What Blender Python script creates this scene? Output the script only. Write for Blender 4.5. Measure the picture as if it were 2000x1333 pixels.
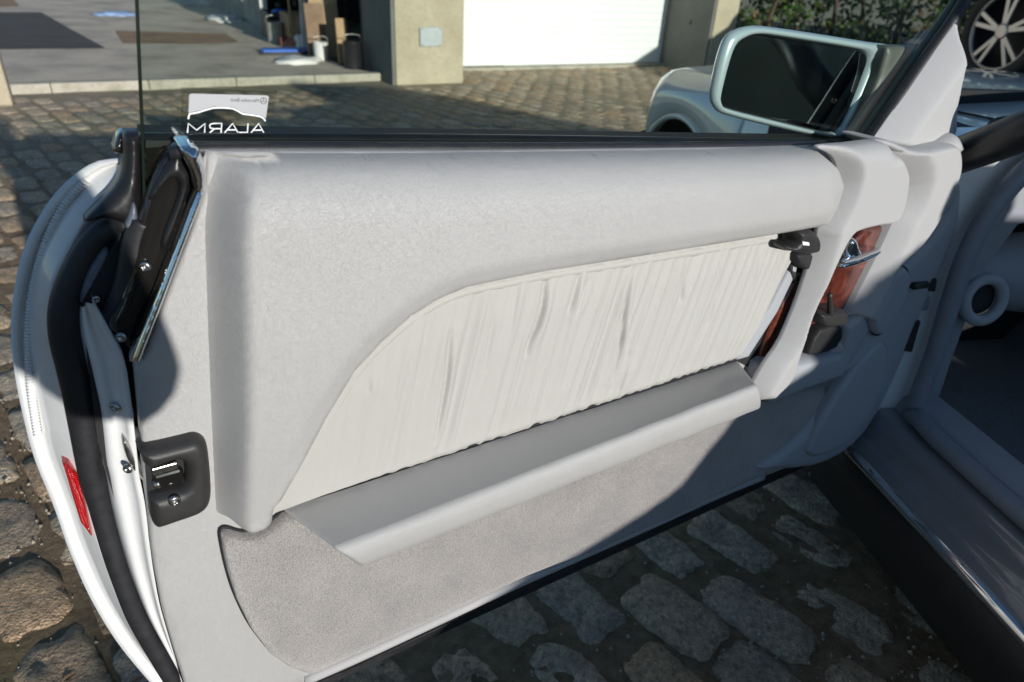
import bpy, bmesh, math, random
import numpy as np
from mathutils import Vector, Matrix, geometry, noise as mnoise
random.seed(7); RNG = np.random.default_rng(7)
for o in list(bpy.data.objects): bpy.data.objects.remove(o)
SC = bpy.context.scene
COL = SC.collection

# ---------------------------------------------------------------- camera
FPX, PITCH, ROLL, HCAM = 1333.0, math.radians(29.3), math.radians(3.5), 1.10
fwd = np.array([0, math.cos(PITCH), -math.sin(PITCH)])
_r = np.array([1.0, 0, 0]); _u = np.array([0, math.sin(PITCH), math.cos(PITCH)])
cR = _r*math.cos(ROLL) + _u*math.sin(ROLL)
cU = _u*math.cos(ROLL) - _r*math.sin(ROLL)
CAM = np.array([0, 0, HCAM])
cd = bpy.data.cameras.new('camera'); cam = bpy.data.objects.new('camera', cd); COL.objects.link(cam)
cam.matrix_world = Matrix(((cR[0], cU[0], -fwd[0], CAM[0]), (cR[1], cU[1], -fwd[1], CAM[1]),
                           (cR[2], cU[2], -fwd[2], CAM[2]), (0, 0, 0, 1)))
cd.sensor_width = 36.0; cd.lens = FPX/2000*36.0
cd.clip_start = 0.02; cd.clip_end = 600
cd.dof.use_dof = True; cd.dof.focus_distance = 0.80; cd.dof.aperture_fstop = 6.3
SC.camera = cam

# ---------------------------------------------------------------- sky, sun, exposure
SUN_AZ, SUN_EL = math.radians(-37), math.radians(12)      # direction the light travels, and its height
w = bpy.data.worlds.new('World'); SC.world = w; w.use_nodes = True
nt = w.node_tree; nt.nodes.clear()
bg = nt.nodes.new('ShaderNodeBackground'); ow = nt.nodes.new('ShaderNodeOutputWorld'); sk = nt.nodes.new('ShaderNodeTexSky')
sk.sky_type = 'NISHITA'; sk.sun_disc = False; sk.sun_elevation = SUN_EL; sk.sun_rotation = SUN_AZ + math.pi
sk.air_density = 1.0; sk.dust_density = 0.1; sk.ozone_density = 3.0
bg.inputs['Strength'].default_value = 0.13
nt.links.new(sk.outputs[0], bg.inputs[0]); nt.links.new(bg.outputs[0], ow.inputs[0])
sl = bpy.data.lights.new('sun', 'SUN'); sl.energy = 4.6; sl.angle = math.radians(0.53); sl.color = (1.0, 0.975, 0.94)
so = bpy.data.objects.new('sun', sl); COL.objects.link(so)
sdir = Vector((math.sin(SUN_AZ)*math.cos(SUN_EL), math.cos(SUN_AZ)*math.cos(SUN_EL), -math.sin(SUN_EL)))
so.rotation_euler = sdir.to_track_quat('-Z', 'Y').to_euler(); so.location = (4, -6, 6)
SC.view_settings.view_transform = 'Standard'; SC.view_settings.look = 'None'
SC.view_settings.exposure = 0.0; SC.view_settings.gamma = 1.0

# ---------------------------------------------------------------- frames: door (u along, v up, w towards the cabin) and car (d forward, r into the car, z up)
DO = np.array([-.238, .548, 0]); DU = np.array([.8415, .5402, 0]); DU = DU/np.linalg.norm(DU); DN = np.array([DU[1], -DU[0], 0])
KH = np.array([.69, 1.14, 0]); KF = np.array([-.19, .982, 0]); KF = KF/np.linalg.norm(KF); KR = np.array([KF[1], -KF[0], 0])
Z = np.array([0, 0, 1.0])
def ray(x, y):
    d = fwd*FPX + cR*(x-1000) + cU*(666.5-y); return d/np.linalg.norm(d)
def proj(p):
    v = np.array(p) - CAM; z = v@fwd
    return 1000+FPX*(v@cR)/z, 666.5-FPX*(v@cU)/z, z
def W(u, v, w=0.0): return DO + DU*u + DN*w + Z*v
def UV(x, y, w):                                   # a sight line met with the door-parallel plane at depth w
    d = ray(x, y); t = ((DO+DN*w-CAM)@DN)/(d@DN); p = CAM+d*t
    return float((p-DO)@DU), float(p[2])
def D(x, y, w): u, v = UV(x, y, w); return W(u, v, w)
def K(d, r, z): return KH + KF*d + KR*r + Z*z
def KP(x, y, r):                                   # ... with the car-parallel vertical plane at r
    dd = ray(x, y); t = ((KH+KR*r-CAM)@KR)/(dd@KR); return CAM+dd*t
def KD(x, y, d):                                   # ... with the cross-plane of the car at d
    dd = ray(x, y); t = ((KH+KF*d-CAM)@KF)/(dd@KF); return CAM+dd*t
def GZ(x, y, z=0.0):                               # ... with a level plane
    dd = ray(x, y); return CAM+dd*((z-CAM[2])/dd[2])

# ---------------------------------------------------------------- materials
def mk(name):
    m = bpy.data.materials.new(name); m.use_nodes = True
    return m, m.node_tree, m.node_tree.nodes['Principled BSDF']
def N(t, typ, **kw):
    n = t.nodes.new(typ)
    for k, v in kw.items():
        if k in n.inputs: n.inputs[k].default_value = v
        else: setattr(n, k, v)
    return n
def ramp(t, fac, stops):
    r = t.nodes.new('ShaderNodeValToRGB'); e = r.color_ramp.elements
    while len(e) < len(stops): e.new(0.5)
    for i, (p, c) in enumerate(stops):
        e[i].position = p; e[i].color = (c[0], c[1], c[2], 1)
    t.links.new(fac, r.inputs[0]); return r.outputs[0]
def rgba(c): return (c[0], c[1], c[2], 1)
def mixc(t, fac, a, b, mode='MIX'):
    n = t.nodes.new('ShaderNodeMix'); n.data_type = 'RGBA'; n.blend_type = mode
    if isinstance(fac, (int, float)): n.inputs[0].default_value = fac
    else: t.links.new(fac, n.inputs[0])
    for s, v in ((6, a), (7, b)):
        if isinstance(v, tuple): n.inputs[s].default_value = rgba(v)
        else: t.links.new(v, n.inputs[s])
    return n.outputs[2]
def bump(t, p, hs, dist):
    """hs: [(socket, weight)] summed heights"""
    acc = None
    for s, wgt in hs:
        m = N(t, 'ShaderNodeMath', operation='MULTIPLY'); m.inputs[1].default_value = wgt; t.links.new(s, m.inputs[0])
        if acc is None: acc = m.outputs[0]
        else:
            a = N(t, 'ShaderNodeMath', operation='ADD'); t.links.new(acc, a.inputs[0]); t.links.new(m.outputs[0], a.inputs[1]); acc = a.outputs[0]
    b = N(t, 'ShaderNodeBump', Strength=1.0, Distance=dist); t.links.new(acc, b.inputs['Height']); t.links.new(b.outputs[0], p.inputs['Normal'])
def plain(name, c, rough=0.5, metal=0.0, var=0.0, vscale=30, bmp=0.0, bscale=200, coat=0.0, spec=0.5):
    m, t, p = mk(name)
    p.inputs['Base Color'].default_value = rgba(c); p.inputs['Roughness'].default_value = rough
    p.inputs['Metallic'].default_value = metal; p.inputs['Coat Weight'].default_value = coat; p.inputs['Coat Roughness'].default_value = .04
    p.inputs['Specular IOR Level'].default_value = spec
    tc = N(t, 'ShaderNodeTexCoord')
    if var:
        n = N(t, 'ShaderNodeTexNoise', Scale=vscale, Detail=6.0, Roughness=.65); t.links.new(tc.outputs['Object'], n.inputs[0])
        lo = tuple(x*(1-var) for x in c); hi = tuple(min(1, x*(1+var)) for x in c)
        t.links.new(ramp(t, n.outputs[0], [(.3, lo), (.7, hi)]), p.inputs['Base Color'])
        r = N(t, 'ShaderNodeMapRange'); r.inputs[3].default_value = max(0, rough-.1*var*3); r.inputs[4].default_value = min(1, rough+.1*var*3)
        t.links.new(n.outputs[0], r.inputs[0]); t.links.new(r.outputs[0], p.inputs['Roughness'])
    if bmp:
        n2 = N(t, 'ShaderNodeTexNoise', Scale=bscale, Detail=4.0, Roughness=.6); t.links.new(tc.outputs['Object'], n2.inputs[0])
        bump(t, p, [(n2.outputs[0], 1.0)], bmp)
    return m
def leather(name, c, rough=.45, grain=.00035, scale=520, wear=.12):
    m, t, p = mk(name); tc = N(t, 'ShaderNodeTexCoord'); ob = tc.outputs['Object']
    v = N(t, 'ShaderNodeTexVoronoi', Scale=scale); v.feature = 'DISTANCE_TO_EDGE'
    wn = N(t, 'ShaderNodeTexNoise', Scale=scale*.35, Detail=3.0); t.links.new(ob, wn.inputs[0])
    mx = mixc(t, .025, ob, wn.outputs[1], 'LINEAR_LIGHT'); t.links.new(mx, v.inputs[0])
    n1 = N(t, 'ShaderNodeTexNoise', Scale=9.0, Detail=5.0, Roughness=.6); t.links.new(ob, n1.inputs[0])
    mp = N(t, 'ShaderNodeMapping'); mp.inputs['Scale'].default_value = (55, 55, 14); mp.inputs['Rotation'].default_value = (.5, .3, .2); t.links.new(ob, mp.inputs[0])
    n2 = N(t, 'ShaderNodeTexNoise', Scale=1.0, Detail=9.0, Roughness=.75, Distortion=1.2); t.links.new(mp.outputs[0], n2.inputs[0])
    sc = ramp(t, n2.outputs[0], [(.478, (0, 0, 0)), (.5, (1, 1, 1)), (.522, (0, 0, 0))])       # fine pale creases
    base = ramp(t, n1.outputs[0], [(.3, tuple(x*(1-wear*.18) for x in c)), (.7, tuple(min(1, x*(1+wear*.15)) for x in c))])
    cs = N(t, 'ShaderNodeMath', operation='MULTIPLY'); cs.inputs[1].default_value = wear; t.links.new(sc, cs.inputs[0])
    col = mixc(t, cs.outputs[0], base, tuple(min(1, x*1.35) for x in c))
    t.links.new(col, p.inputs['Base Color'])
    rr = N(t, 'ShaderNodeMapRange'); rr.inputs[3].default_value = rough-.03; rr.inputs[4].default_value = rough+.05
    t.links.new(n1.outputs[0], rr.inputs[0]); t.links.new(rr.outputs[0], p.inputs['Roughness'])
    n3 = N(t, 'ShaderNodeTexNoise', Scale=scale*1.3, Detail=3.0, Roughness=.6); t.links.new(ob, n3.inputs[0])
    vm = N(t, 'ShaderNodeMath', operation='MINIMUM'); vm.inputs[1].default_value = .35; t.links.new(v.outputs[0], vm.inputs[0])
    bump(t, p, [(vm.outputs[0], 1.9), (n3.outputs[0], .3), (sc, -.18), (n1.outputs[0], .5)], grain)
    return m

M = {}
M['leather'] = leather('grey_leather', (.425, .416, .40), rough=.29, grain=.00022, scale=420, wear=.13)
M['insert'] = leather('cream_soft_leather', (.45, .437, .402), rough=.4, grain=.00012, scale=700, wear=.05)
M['trim'] = leather('grey_grained_plastic', (.445, .437, .428), rough=.45, grain=.00018, scale=900, wear=.04)
M['trimlow'] = leather('grey_lower_plastic', (.36, .37, .385), rough=.6, grain=.0001, scale=900, wear=.02)
M['paint'] = plain('white_car_paint', (.78, .775, .74), .28, coat=1.0, var=.015, vscale=6)
M['jamb'] = plain('white_jamb_paint', (.70, .70, .68), .3, coat=.6, var=.05, vscale=25, bmp=.0006, bscale=30)
M['rubber'] = plain('black_rubber', (.018, .018, .02), .52, var=.3, vscale=60, bmp=.0004, bscale=160)
M['rubber2'] = plain('black_belt_rubber', (.012, .012, .013), .38, var=.3, vscale=40)
M['gloss'] = plain('gloss_black_trim', (.012, .011, .010), .1, coat=.6, var=.2, vscale=15)
M['blackp'] = plain('black_grained_plastic', (.028, .027, .026), .45, bmp=.0003, bscale=900, var=.15, vscale=60)
M['chrome'] = plain('chrome', (.82, .83, .85), .06, metal=1.0)
M['steel'] = plain('worn_steel', (.42, .41, .39), .3, metal=1.0, var=.25, vscale=150)
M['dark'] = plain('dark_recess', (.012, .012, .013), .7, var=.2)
M['seal_grey'] = plain('grey_door_seal', (.22, .24, .27), .5, var=.08)
M['mirror'] = plain('mirror_glass', (.24, .28, .31), .012, metal=1.0)
M['silver'] = plain('silver_mirror_paint', (.52, .60, .66), .25, metal=.15, coat=.8)
M['film'] = None
def carpet(name, c):
    m, t, p = mk(name); tc = N(t, 'ShaderNodeTexCoord'); ob = tc.outputs['Object']
    n = N(t, 'ShaderNodeTexNoise', Scale=760.0, Detail=3.0, Roughness=.75); t.links.new(ob, n.inputs[0])
    n2 = N(t, 'ShaderNodeTexNoise', Scale=16.0, Detail=6.0, Roughness=.65); t.links.new(ob, n2.inputs[0])
    mpc = N(t, 'ShaderNodeMapping'); mpc.inputs['Scale'].default_value = (420, 420, 110); t.links.new(ob, mpc.inputs[0])
    v = N(t, 'ShaderNodeTexNoise', Scale=1.0, Detail=3.0, Roughness=.7); t.links.new(mpc.outputs[0], v.inputs[0])
    c1 = ramp(t, n.outputs[0], [(.33, tuple(x*.5 for x in c)), (.5, c), (.68, tuple(min(1, x*1.55) for x in c))])
    c2 = ramp(t, n2.outputs[0], [(.3, (.84, .84, .86)), (.7, (1.10, 1.08, 1.05))])
    t.links.new(mixc(t, 1.0, c1, c2, 'MULTIPLY'), p.inputs['Base Color'])
    p.inputs['Roughness'].default_value = .95; p.inputs['Specular IOR Level'].default_value = .1
    p.inputs['Sheen Weight'].default_value = .6; p.inputs['Sheen Roughness'].default_value = .4
    bump(t, p, [(n.outputs[0], 1.0), (v.outputs[0], 1.4), (n2.outputs[0], 1.0)], .0022)
    return m
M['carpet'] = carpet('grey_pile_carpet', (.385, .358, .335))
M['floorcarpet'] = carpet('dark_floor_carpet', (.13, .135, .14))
def wood():
    m, t, p = mk('red_burl_wood'); tc = N(t, 'ShaderNodeTexCoord')
    n = N(t, 'ShaderNodeTexNoise', Scale=28.0, Detail=8.0, Roughness=.7, Distortion=1.8); t.links.new(tc.outputs['Object'], n.inputs[0])
    t.links.new(ramp(t, n.outputs[0], [(.32, (.018, .005, .004)), (.5, (.105, .022, .012)), (.68, (.21, .055, .026))]), p.inputs['Base Color'])
    p.inputs['Roughness'].default_value = .25; p.inputs['Coat Weight'].default_value = 1.0
    return m
M['wood'] = wood()
def glassmat(name, tint, f0=.04, k=1.0):
    m = bpy.data.materials.new(name); m.use_nodes = True; t = m.node_tree; t.nodes.clear()
    o = N(t, 'ShaderNodeOutputMaterial'); tr = N(t, 'ShaderNodeBsdfTransparent'); g = N(t, 'ShaderNodeBsdfGlossy', Roughness=.01)
    tr.inputs[0].default_value = rgba(tint); lw = N(t, 'ShaderNodeLayerWeight'); mx = N(t, 'ShaderNodeMixShader')
    pw_ = N(t, 'ShaderNodeMath', operation='POWER'); pw_.inputs[1].default_value = 5; t.links.new(lw.outputs['Facing'], pw_.inputs[0])
    ma = N(t, 'ShaderNodeMath', operation='MULTIPLY_ADD'); ma.inputs[1].default_value = (1-f0)*k; ma.inputs[2].default_value = f0; t.links.new(pw_.outputs[0], ma.inputs[0])
    t.links.new(ma.outputs[0], mx.inputs[0]); t.links.new(tr.outputs[0], mx.inputs[1]); t.links.new(g.outputs[0], mx.inputs[2]); t.links.new(mx.outputs[0], o.inputs[0])
    return m
M['glass'] = glassmat('green_tinted_glass', (.905, .938, .90), .025)
M['film'] = glassmat('clear_sticker_film', (.90, .90, .88), .04)
def halfprint(name, c, fac):
    m, t, p = mk(name); p.inputs['Base Color'].default_value = rgba(c); p.inputs['Roughness'].default_value = .5; p.inputs['Alpha'].default_value = fac; return m
M['print'] = halfprint('translucent_grey_print', (.55, .55, .56), .62)
M['print_unused'] = plain('silver_grey_print', (.40, .40, .41), .45, var=.06, vscale=40)
M['white_print'] = plain('white_print', (.85, .85, .84), .45)
M['dark_print'] = plain('dark_print', (.06, .06, .065), .45)
def redmat():
    m, t, p = mk('red_reflector'); tc = N(t, 'ShaderNodeTexCoord')
    v = N(t, 'ShaderNodeTexVoronoi', Scale=420.0); v.inputs['Randomness'].default_value = .15; t.links.new(tc.outputs['Object'], v.inputs[0])
    t.links.new(ramp(t, v.outputs[0], [(.0, (.75, .02, .02)), (.5, (.42, .004, .006)), (1, (.12, .0, .002))]), p.inputs['Base Color'])
    p.inputs['Roughness'].default_value = .15; p.inputs['Coat Weight'].default_value = 1.0
    bump(t, p, [(v.outputs[0], 1.0)], .002)
    return m
M['red'] = redmat()
def stone():
    m, t, p = mk('granite_sett'); tc = N(t, 'ShaderNodeTexCoord'); ge = N(t, 'ShaderNodeNewGeometry'); ob = ge.outputs['Position']
    at = N(t, 'ShaderNodeAttribute', attribute_name='tone')
    n = N(t, 'ShaderNodeTexNoise', Scale=70.0, Detail=7.0, Roughness=.7); t.links.new(ob, n.inputs[0])
    v = N(t, 'ShaderNodeTexVoronoi', Scale=190.0); t.links.new(ob, v.inputs[0])
    n2 = N(t, 'ShaderNodeTexNoise', Scale=11.0, Detail=6.0, Roughness=.7); t.links.new(ob, n2.inputs[0])
    tone = ramp(t, at.outputs['Fac'], [(0, (.38, .33, .26)), (.3, (.57, .49, .375)), (.55, (.61, .51, .37)), (.75, (.57, .41, .26)), (1, (.49, .40, .29))])
    tone.node.color_ramp.interpolation = 'LINEAR'
    sp = ramp(t, n.outputs[0], [(.28, (.42, .41, .41)), (.5, (1.05, 1.02, .98)), (.72, (1.6, 1.5, 1.38))])
    c = mixc(t, 1.0, tone, sp, 'MULTIPLY')
    sp2 = ramp(t, v.outputs['Color'], [(.0, (.7, .7, .7)), (.5, (1.05, 1.05, 1.05)), (1, (1.4, 1.35, 1.3))])
    c = mixc(t, .8, c, sp2, 'MULTIPLY')
    earth = ramp(t, n2.outputs[0], [(.45, (0, 0, 0)), (.75, (1, 1, 1))])
    es = N(t, 'ShaderNodeMath', operation='MULTIPLY'); es.inputs[1].default_value = .6; t.links.new(earth, es.inputs[0])
    c = mixc(t, es.outputs[0], c, (.27, .195, .125))
    t.links.new(c, p.inputs['Base Color']); p.inputs['Roughness'].default_value = .8; p.inputs['Specular IOR Level'].default_value = .3
    bump(t, p, [(n.outputs[0], 1.0), (n2.outputs[0], 1.0), (v.outputs[0], .4)], .018)
    return m
M['stone'] = stone()
def earth():
    m, t, p = mk('earth_joints'); ge = N(t, 'ShaderNodeNewGeometry'); ob = ge.outputs['Position']
    n = N(t, 'ShaderNodeTexNoise', Scale=26.0, Detail=9.0, Roughness=.75); t.links.new(ob, n.inputs[0])
    n2 = N(t, 'ShaderNodeTexNoise', Scale=1.1, Detail=5.0, Roughness=.6); t.links.new(ob, n2.inputs[0])
    c1 = ramp(t, n.outputs[0], [(.3, (.16, .108, .062)), (.52, (.34, .24, .145)), (.72, (.50, .38, .24))])
    moss = ramp(t, n2.outputs[0], [(.5, (0, 0, 0)), (.62, (1, 1, 1))])
    ms = N(t, 'ShaderNodeMath', operation='MULTIPLY'); ms.inputs[1].default_value = .45; t.links.new(moss, ms.inputs[0])
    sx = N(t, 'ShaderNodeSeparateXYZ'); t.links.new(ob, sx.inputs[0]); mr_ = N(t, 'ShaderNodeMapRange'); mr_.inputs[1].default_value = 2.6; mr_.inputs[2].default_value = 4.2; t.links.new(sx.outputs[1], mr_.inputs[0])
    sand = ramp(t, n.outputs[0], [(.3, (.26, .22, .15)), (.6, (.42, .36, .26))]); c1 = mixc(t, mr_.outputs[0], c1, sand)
    t.links.new(mixc(t, ms.outputs[0], c1, (.13, .14, .055)), p.inputs['Base Color'])
    p.inputs['Roughness'].default_value = .95; p.inputs['Specular IOR Level'].default_value = .15
    bump(t, p, [(n.outputs[0], 1.0)], .03)
    return m
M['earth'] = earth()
def concrete(name, c, dirt=(.2, .18, .15), scale=1.6):
    m, t, p = mk(name); ge = N(t, 'ShaderNodeNewGeometry'); ob = ge.outputs['Position']
    n = N(t, 'ShaderNodeTexNoise', Scale=scale, Detail=9.0, Roughness=.7); t.links.new(ob, n.inputs[0])
    n2 = N(t, 'ShaderNodeTexNoise', Scale=60.0, Detail=5.0, Roughness=.7); t.links.new(ob, n2.inputs[0])
    c1 = ramp(t, n.outputs[0], [(.34, dirt), (.52, c), (.7, tuple(min(1, x*1.18) for x in c))])
    c2 = ramp(t, n2.outputs[0], [(.3, (.8, .8, .8)), (.7, (1.12, 1.12, 1.1))])
    t.links.new(mixc(t, 1.0, c1, c2, 'MULTIPLY'), p.inputs['Base Color']); p.inputs['Roughness'].default_value = .9
    bump(t, p, [(n2.outputs[0], 1.0), (n.outputs[0], 2.0)], .006)
    return m
M['concrete'] = concrete('apron_concrete', (.64, .535, .41), (.40, .335, .26))
M['render'] = concrete('cream_wall_render', (.50, .43, .31), (.44, .37, .26), 2.5)
M['kerb'] = concrete('kerb_concrete', (.46, .42, .34), (.30, .28, .20), 5)
M['garagewhite'] = plain('white_garage_paint', (.82, .83, .82), .4, var=.02, vscale=3)

# ---------------------------------------------------------------- mesh helpers
def link(name, verts, faces, mat, parent=None, smooth=True, mats=None, fmi=None):
    me = bpy.data.meshes.new(name); me.from_pydata([tuple(map(float, v)) for v in verts], [], [tuple(f) for f in faces])
    me.materials.append(mat)
    if mats:
        for x in mats: me.materials.append(x)
    if fmi is not None: me.polygons.foreach_set('material_index', fmi)
    if smooth: me.polygons.foreach_set('use_smooth', [True]*len(me.polygons))
    me.update(); o = bpy.data.objects.new(name, me); COL.objects.link(o)
    if parent is not None: attach(o, parent)
    return o
def base_of(o): return Vector(o.location)          # every attached part keeps its own world coordinates
def attach(o, parent):
    o.parent = parent; o.matrix_parent_inverse = Matrix.Translation(-base_of(parent))
def fixn(o):
    bm = bmesh.new(); bm.from_mesh(o.data); bmesh.ops.recalc_face_normals(bm, faces=bm.faces); bm.to_mesh(o.data); bm.free(); return o
def bev(o, wd, seg=2, ang=35):
    b = o.modifiers.new('bevel', 'BEVEL'); b.width = wd; b.segments = seg; b.limit_method = 'ANGLE'; b.angle_limit = math.radians(ang)
    b.harden_normals = False; return o
def empty(name, loc, label=None, cat=None, group=None):
    o = bpy.data.objects.new(name, None); COL.objects.link(o); o.location = tuple(map(float, loc)); o.empty_display_size = .1
    tag(o, label, cat, group); return o
def tag(o, label=None, cat=None, group=None, kind=None):
    if label: o['label'] = label
    if cat: o['category'] = cat
    if group: o['group'] = group
    if kind: o['kind'] = kind
    return o
def catmull(pts, n=8, closed=False):
    P = np.array(pts, float); m = len(P); out = []
    for i in range(m if closed else m-1):
        p0, p1, p2, p3 = (P[(i-1) % m], P[i], P[(i+1) % m], P[(i+2) % m]) if closed else (P[max(i-1, 0)], P[i], P[i+1], P[min(i+2, m-1)])
        for k in range(n):
            t = k/n
            out.append(.5*((2*p1)+(-p0+p2)*t+(2*p0-5*p1+4*p2-p3)*t*t+(-p0+3*p1-3*p2+p3)*t**3))
    if not closed: out.append(P[-1])
    return np.array(out)
def resample(P, n, closed=False):
    P = np.asarray(P, float); Q = np.vstack([P, P[:1]]) if closed else P
    s = np.r_[0, np.cumsum(np.linalg.norm(np.diff(Q, axis=0), axis=1))]
    t = np.linspace(0, s[-1], n, endpoint=not closed)
    return np.stack([np.interp(t, s, Q[:, k]) for k in range(Q.shape[1])], 1)
def pline(pts, n=60, sm=8):                        # [(px,py,w)] -> smooth world polyline on the door
    P = np.array([D(*p) for p in pts]); return resample(catmull(P, sm), n)
def loft(name, lines, mat, parent=None, close=False, smooth=True):
    n = len(lines[0]); V = np.vstack(lines); F = []
    k = len(lines)
    for i in range(k if close else k-1):
        j = (i+1) % k
        for q in range(n-1): F.append((i*n+q, i*n+q+1, j*n+q+1, j*n+q))
    return link(name, V, F, mat, parent, smooth)
def tube(name, pts, rad, mat, parent=None, n=64, seg=14, sm=8, squash=None):
    P = resample(catmull(pts, sm), n) if len(pts) > 2 else resample(np.array(pts, float), max(2, n if n < 8 else 6)); n = len(P)
    R = np.interp(np.linspace(0, 1, n), np.linspace(0, 1, len(rad)), rad) if hasattr(rad, '__len__') else np.full(n, rad)
    V = []; F = []; up = np.array([.13, .21, .97])
    for i in range(n):
        t = P[min(i+1, n-1)]-P[max(i-1, 0)]; t = t/(np.linalg.norm(t)+1e-9)
        a = np.cross(t, up); a /= np.linalg.norm(a)+1e-9; b = np.cross(t, a); up = -b if (-b)@up > 0 else b
        for k in range(seg):
            th = 2*math.pi*k/seg; V.append(P[i]+R[i]*(a*math.cos(th)+b*math.sin(th)))
    for i in range(n-1):
        for k in range(seg): F.append((i*seg+k, i*seg+(k+1) % seg, (i+1)*seg+(k+1) % seg, (i+1)*seg+k))
    F.append(tuple(range(seg))[::-1]); F.append(tuple((n-1)*seg+k for k in range(seg)))
    return link(name, V, F, mat, parent)
def boxp(name, c, ax, ay, az, mat, parent=None, b=0.0, seg=2):
    """box centred at c with half axes ax, ay, az (vectors)"""
    c, ax, ay, az = (np.array(q, float) for q in (c, ax, ay, az)); V = []
    for sz in (-1, 1):
        for sx, sy in ((-1, -1), (1, -1), (1, 1), (-1, 1)): V.append(c+ax*sx+ay*sy+az*sz)
    F = [(3, 2, 1, 0), (4, 5, 6, 7), (0, 1, 5, 4), (1, 2, 6, 5), (2, 3, 7, 6), (3, 0, 4, 7)]
    o = link(name, V, F, mat, parent, smooth=False); fixn(o)
    if b: bev(o, b, seg)
    return o
def uvpoly(pts, w, n=0, closed=True):              # pixel outline -> door plane outline, optionally smoothed
    P = np.array([UV(x, y, w) for x, y in pts]); return catmull(P, n, closed) if n else P
def plate(name, uvp, w0, w1, mat, parent=None, b=0.0, seg=2):
    """prism over a door-plane outline from depth w0 to w1"""
    n = len(uvp); V = [W(u, v, w0) for u, v in uvp]+[W(u, v, w1) for u, v in uvp]
    F = [tuple(range(n))[::-1], tuple(range(n, 2*n))]+[(i, (i+1) % n, n+(i+1) % n, n+i) for i in range(n)]
    o = link(name, V, F, mat, parent, smooth=False); fixn(o)
    if b: bev(o, b, seg)
    return o
def segdist(P, A, B):
    d = B-A; L = (d*d).sum(1)+1e-12
    best = np.full(len(P), 1e9); bi = np.zeros(len(P), int); bt = np.zeros(len(P))
    for i in range(len(A)):
        t = np.clip(((P-A[i])@d[i])/L[i], 0, 1); q = A[i]+t[:, None]*d[i]
        e = np.hypot(P[:, 0]-q[:, 0], P[:, 1]-q[:, 1]); m = e < best
        best[m] = e[m]; bi[m] = i; bt[m] = t[m]
    return best, bi, bt
def inside(P, poly):
    x, y = P[:, 0], P[:, 1]; r = np.zeros(len(P), bool); n = len(poly)
    for i in range(n):
        x1, y1 = poly[i]; x2, y2 = poly[(i+1) % n]
        c = ((y1 > y) != (y2 > y)) & (x < (x2-x1)*(y-y1)/((y2-y1) if y2 != y1 else 1e-12)+x1); r ^= c
    return r
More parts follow.
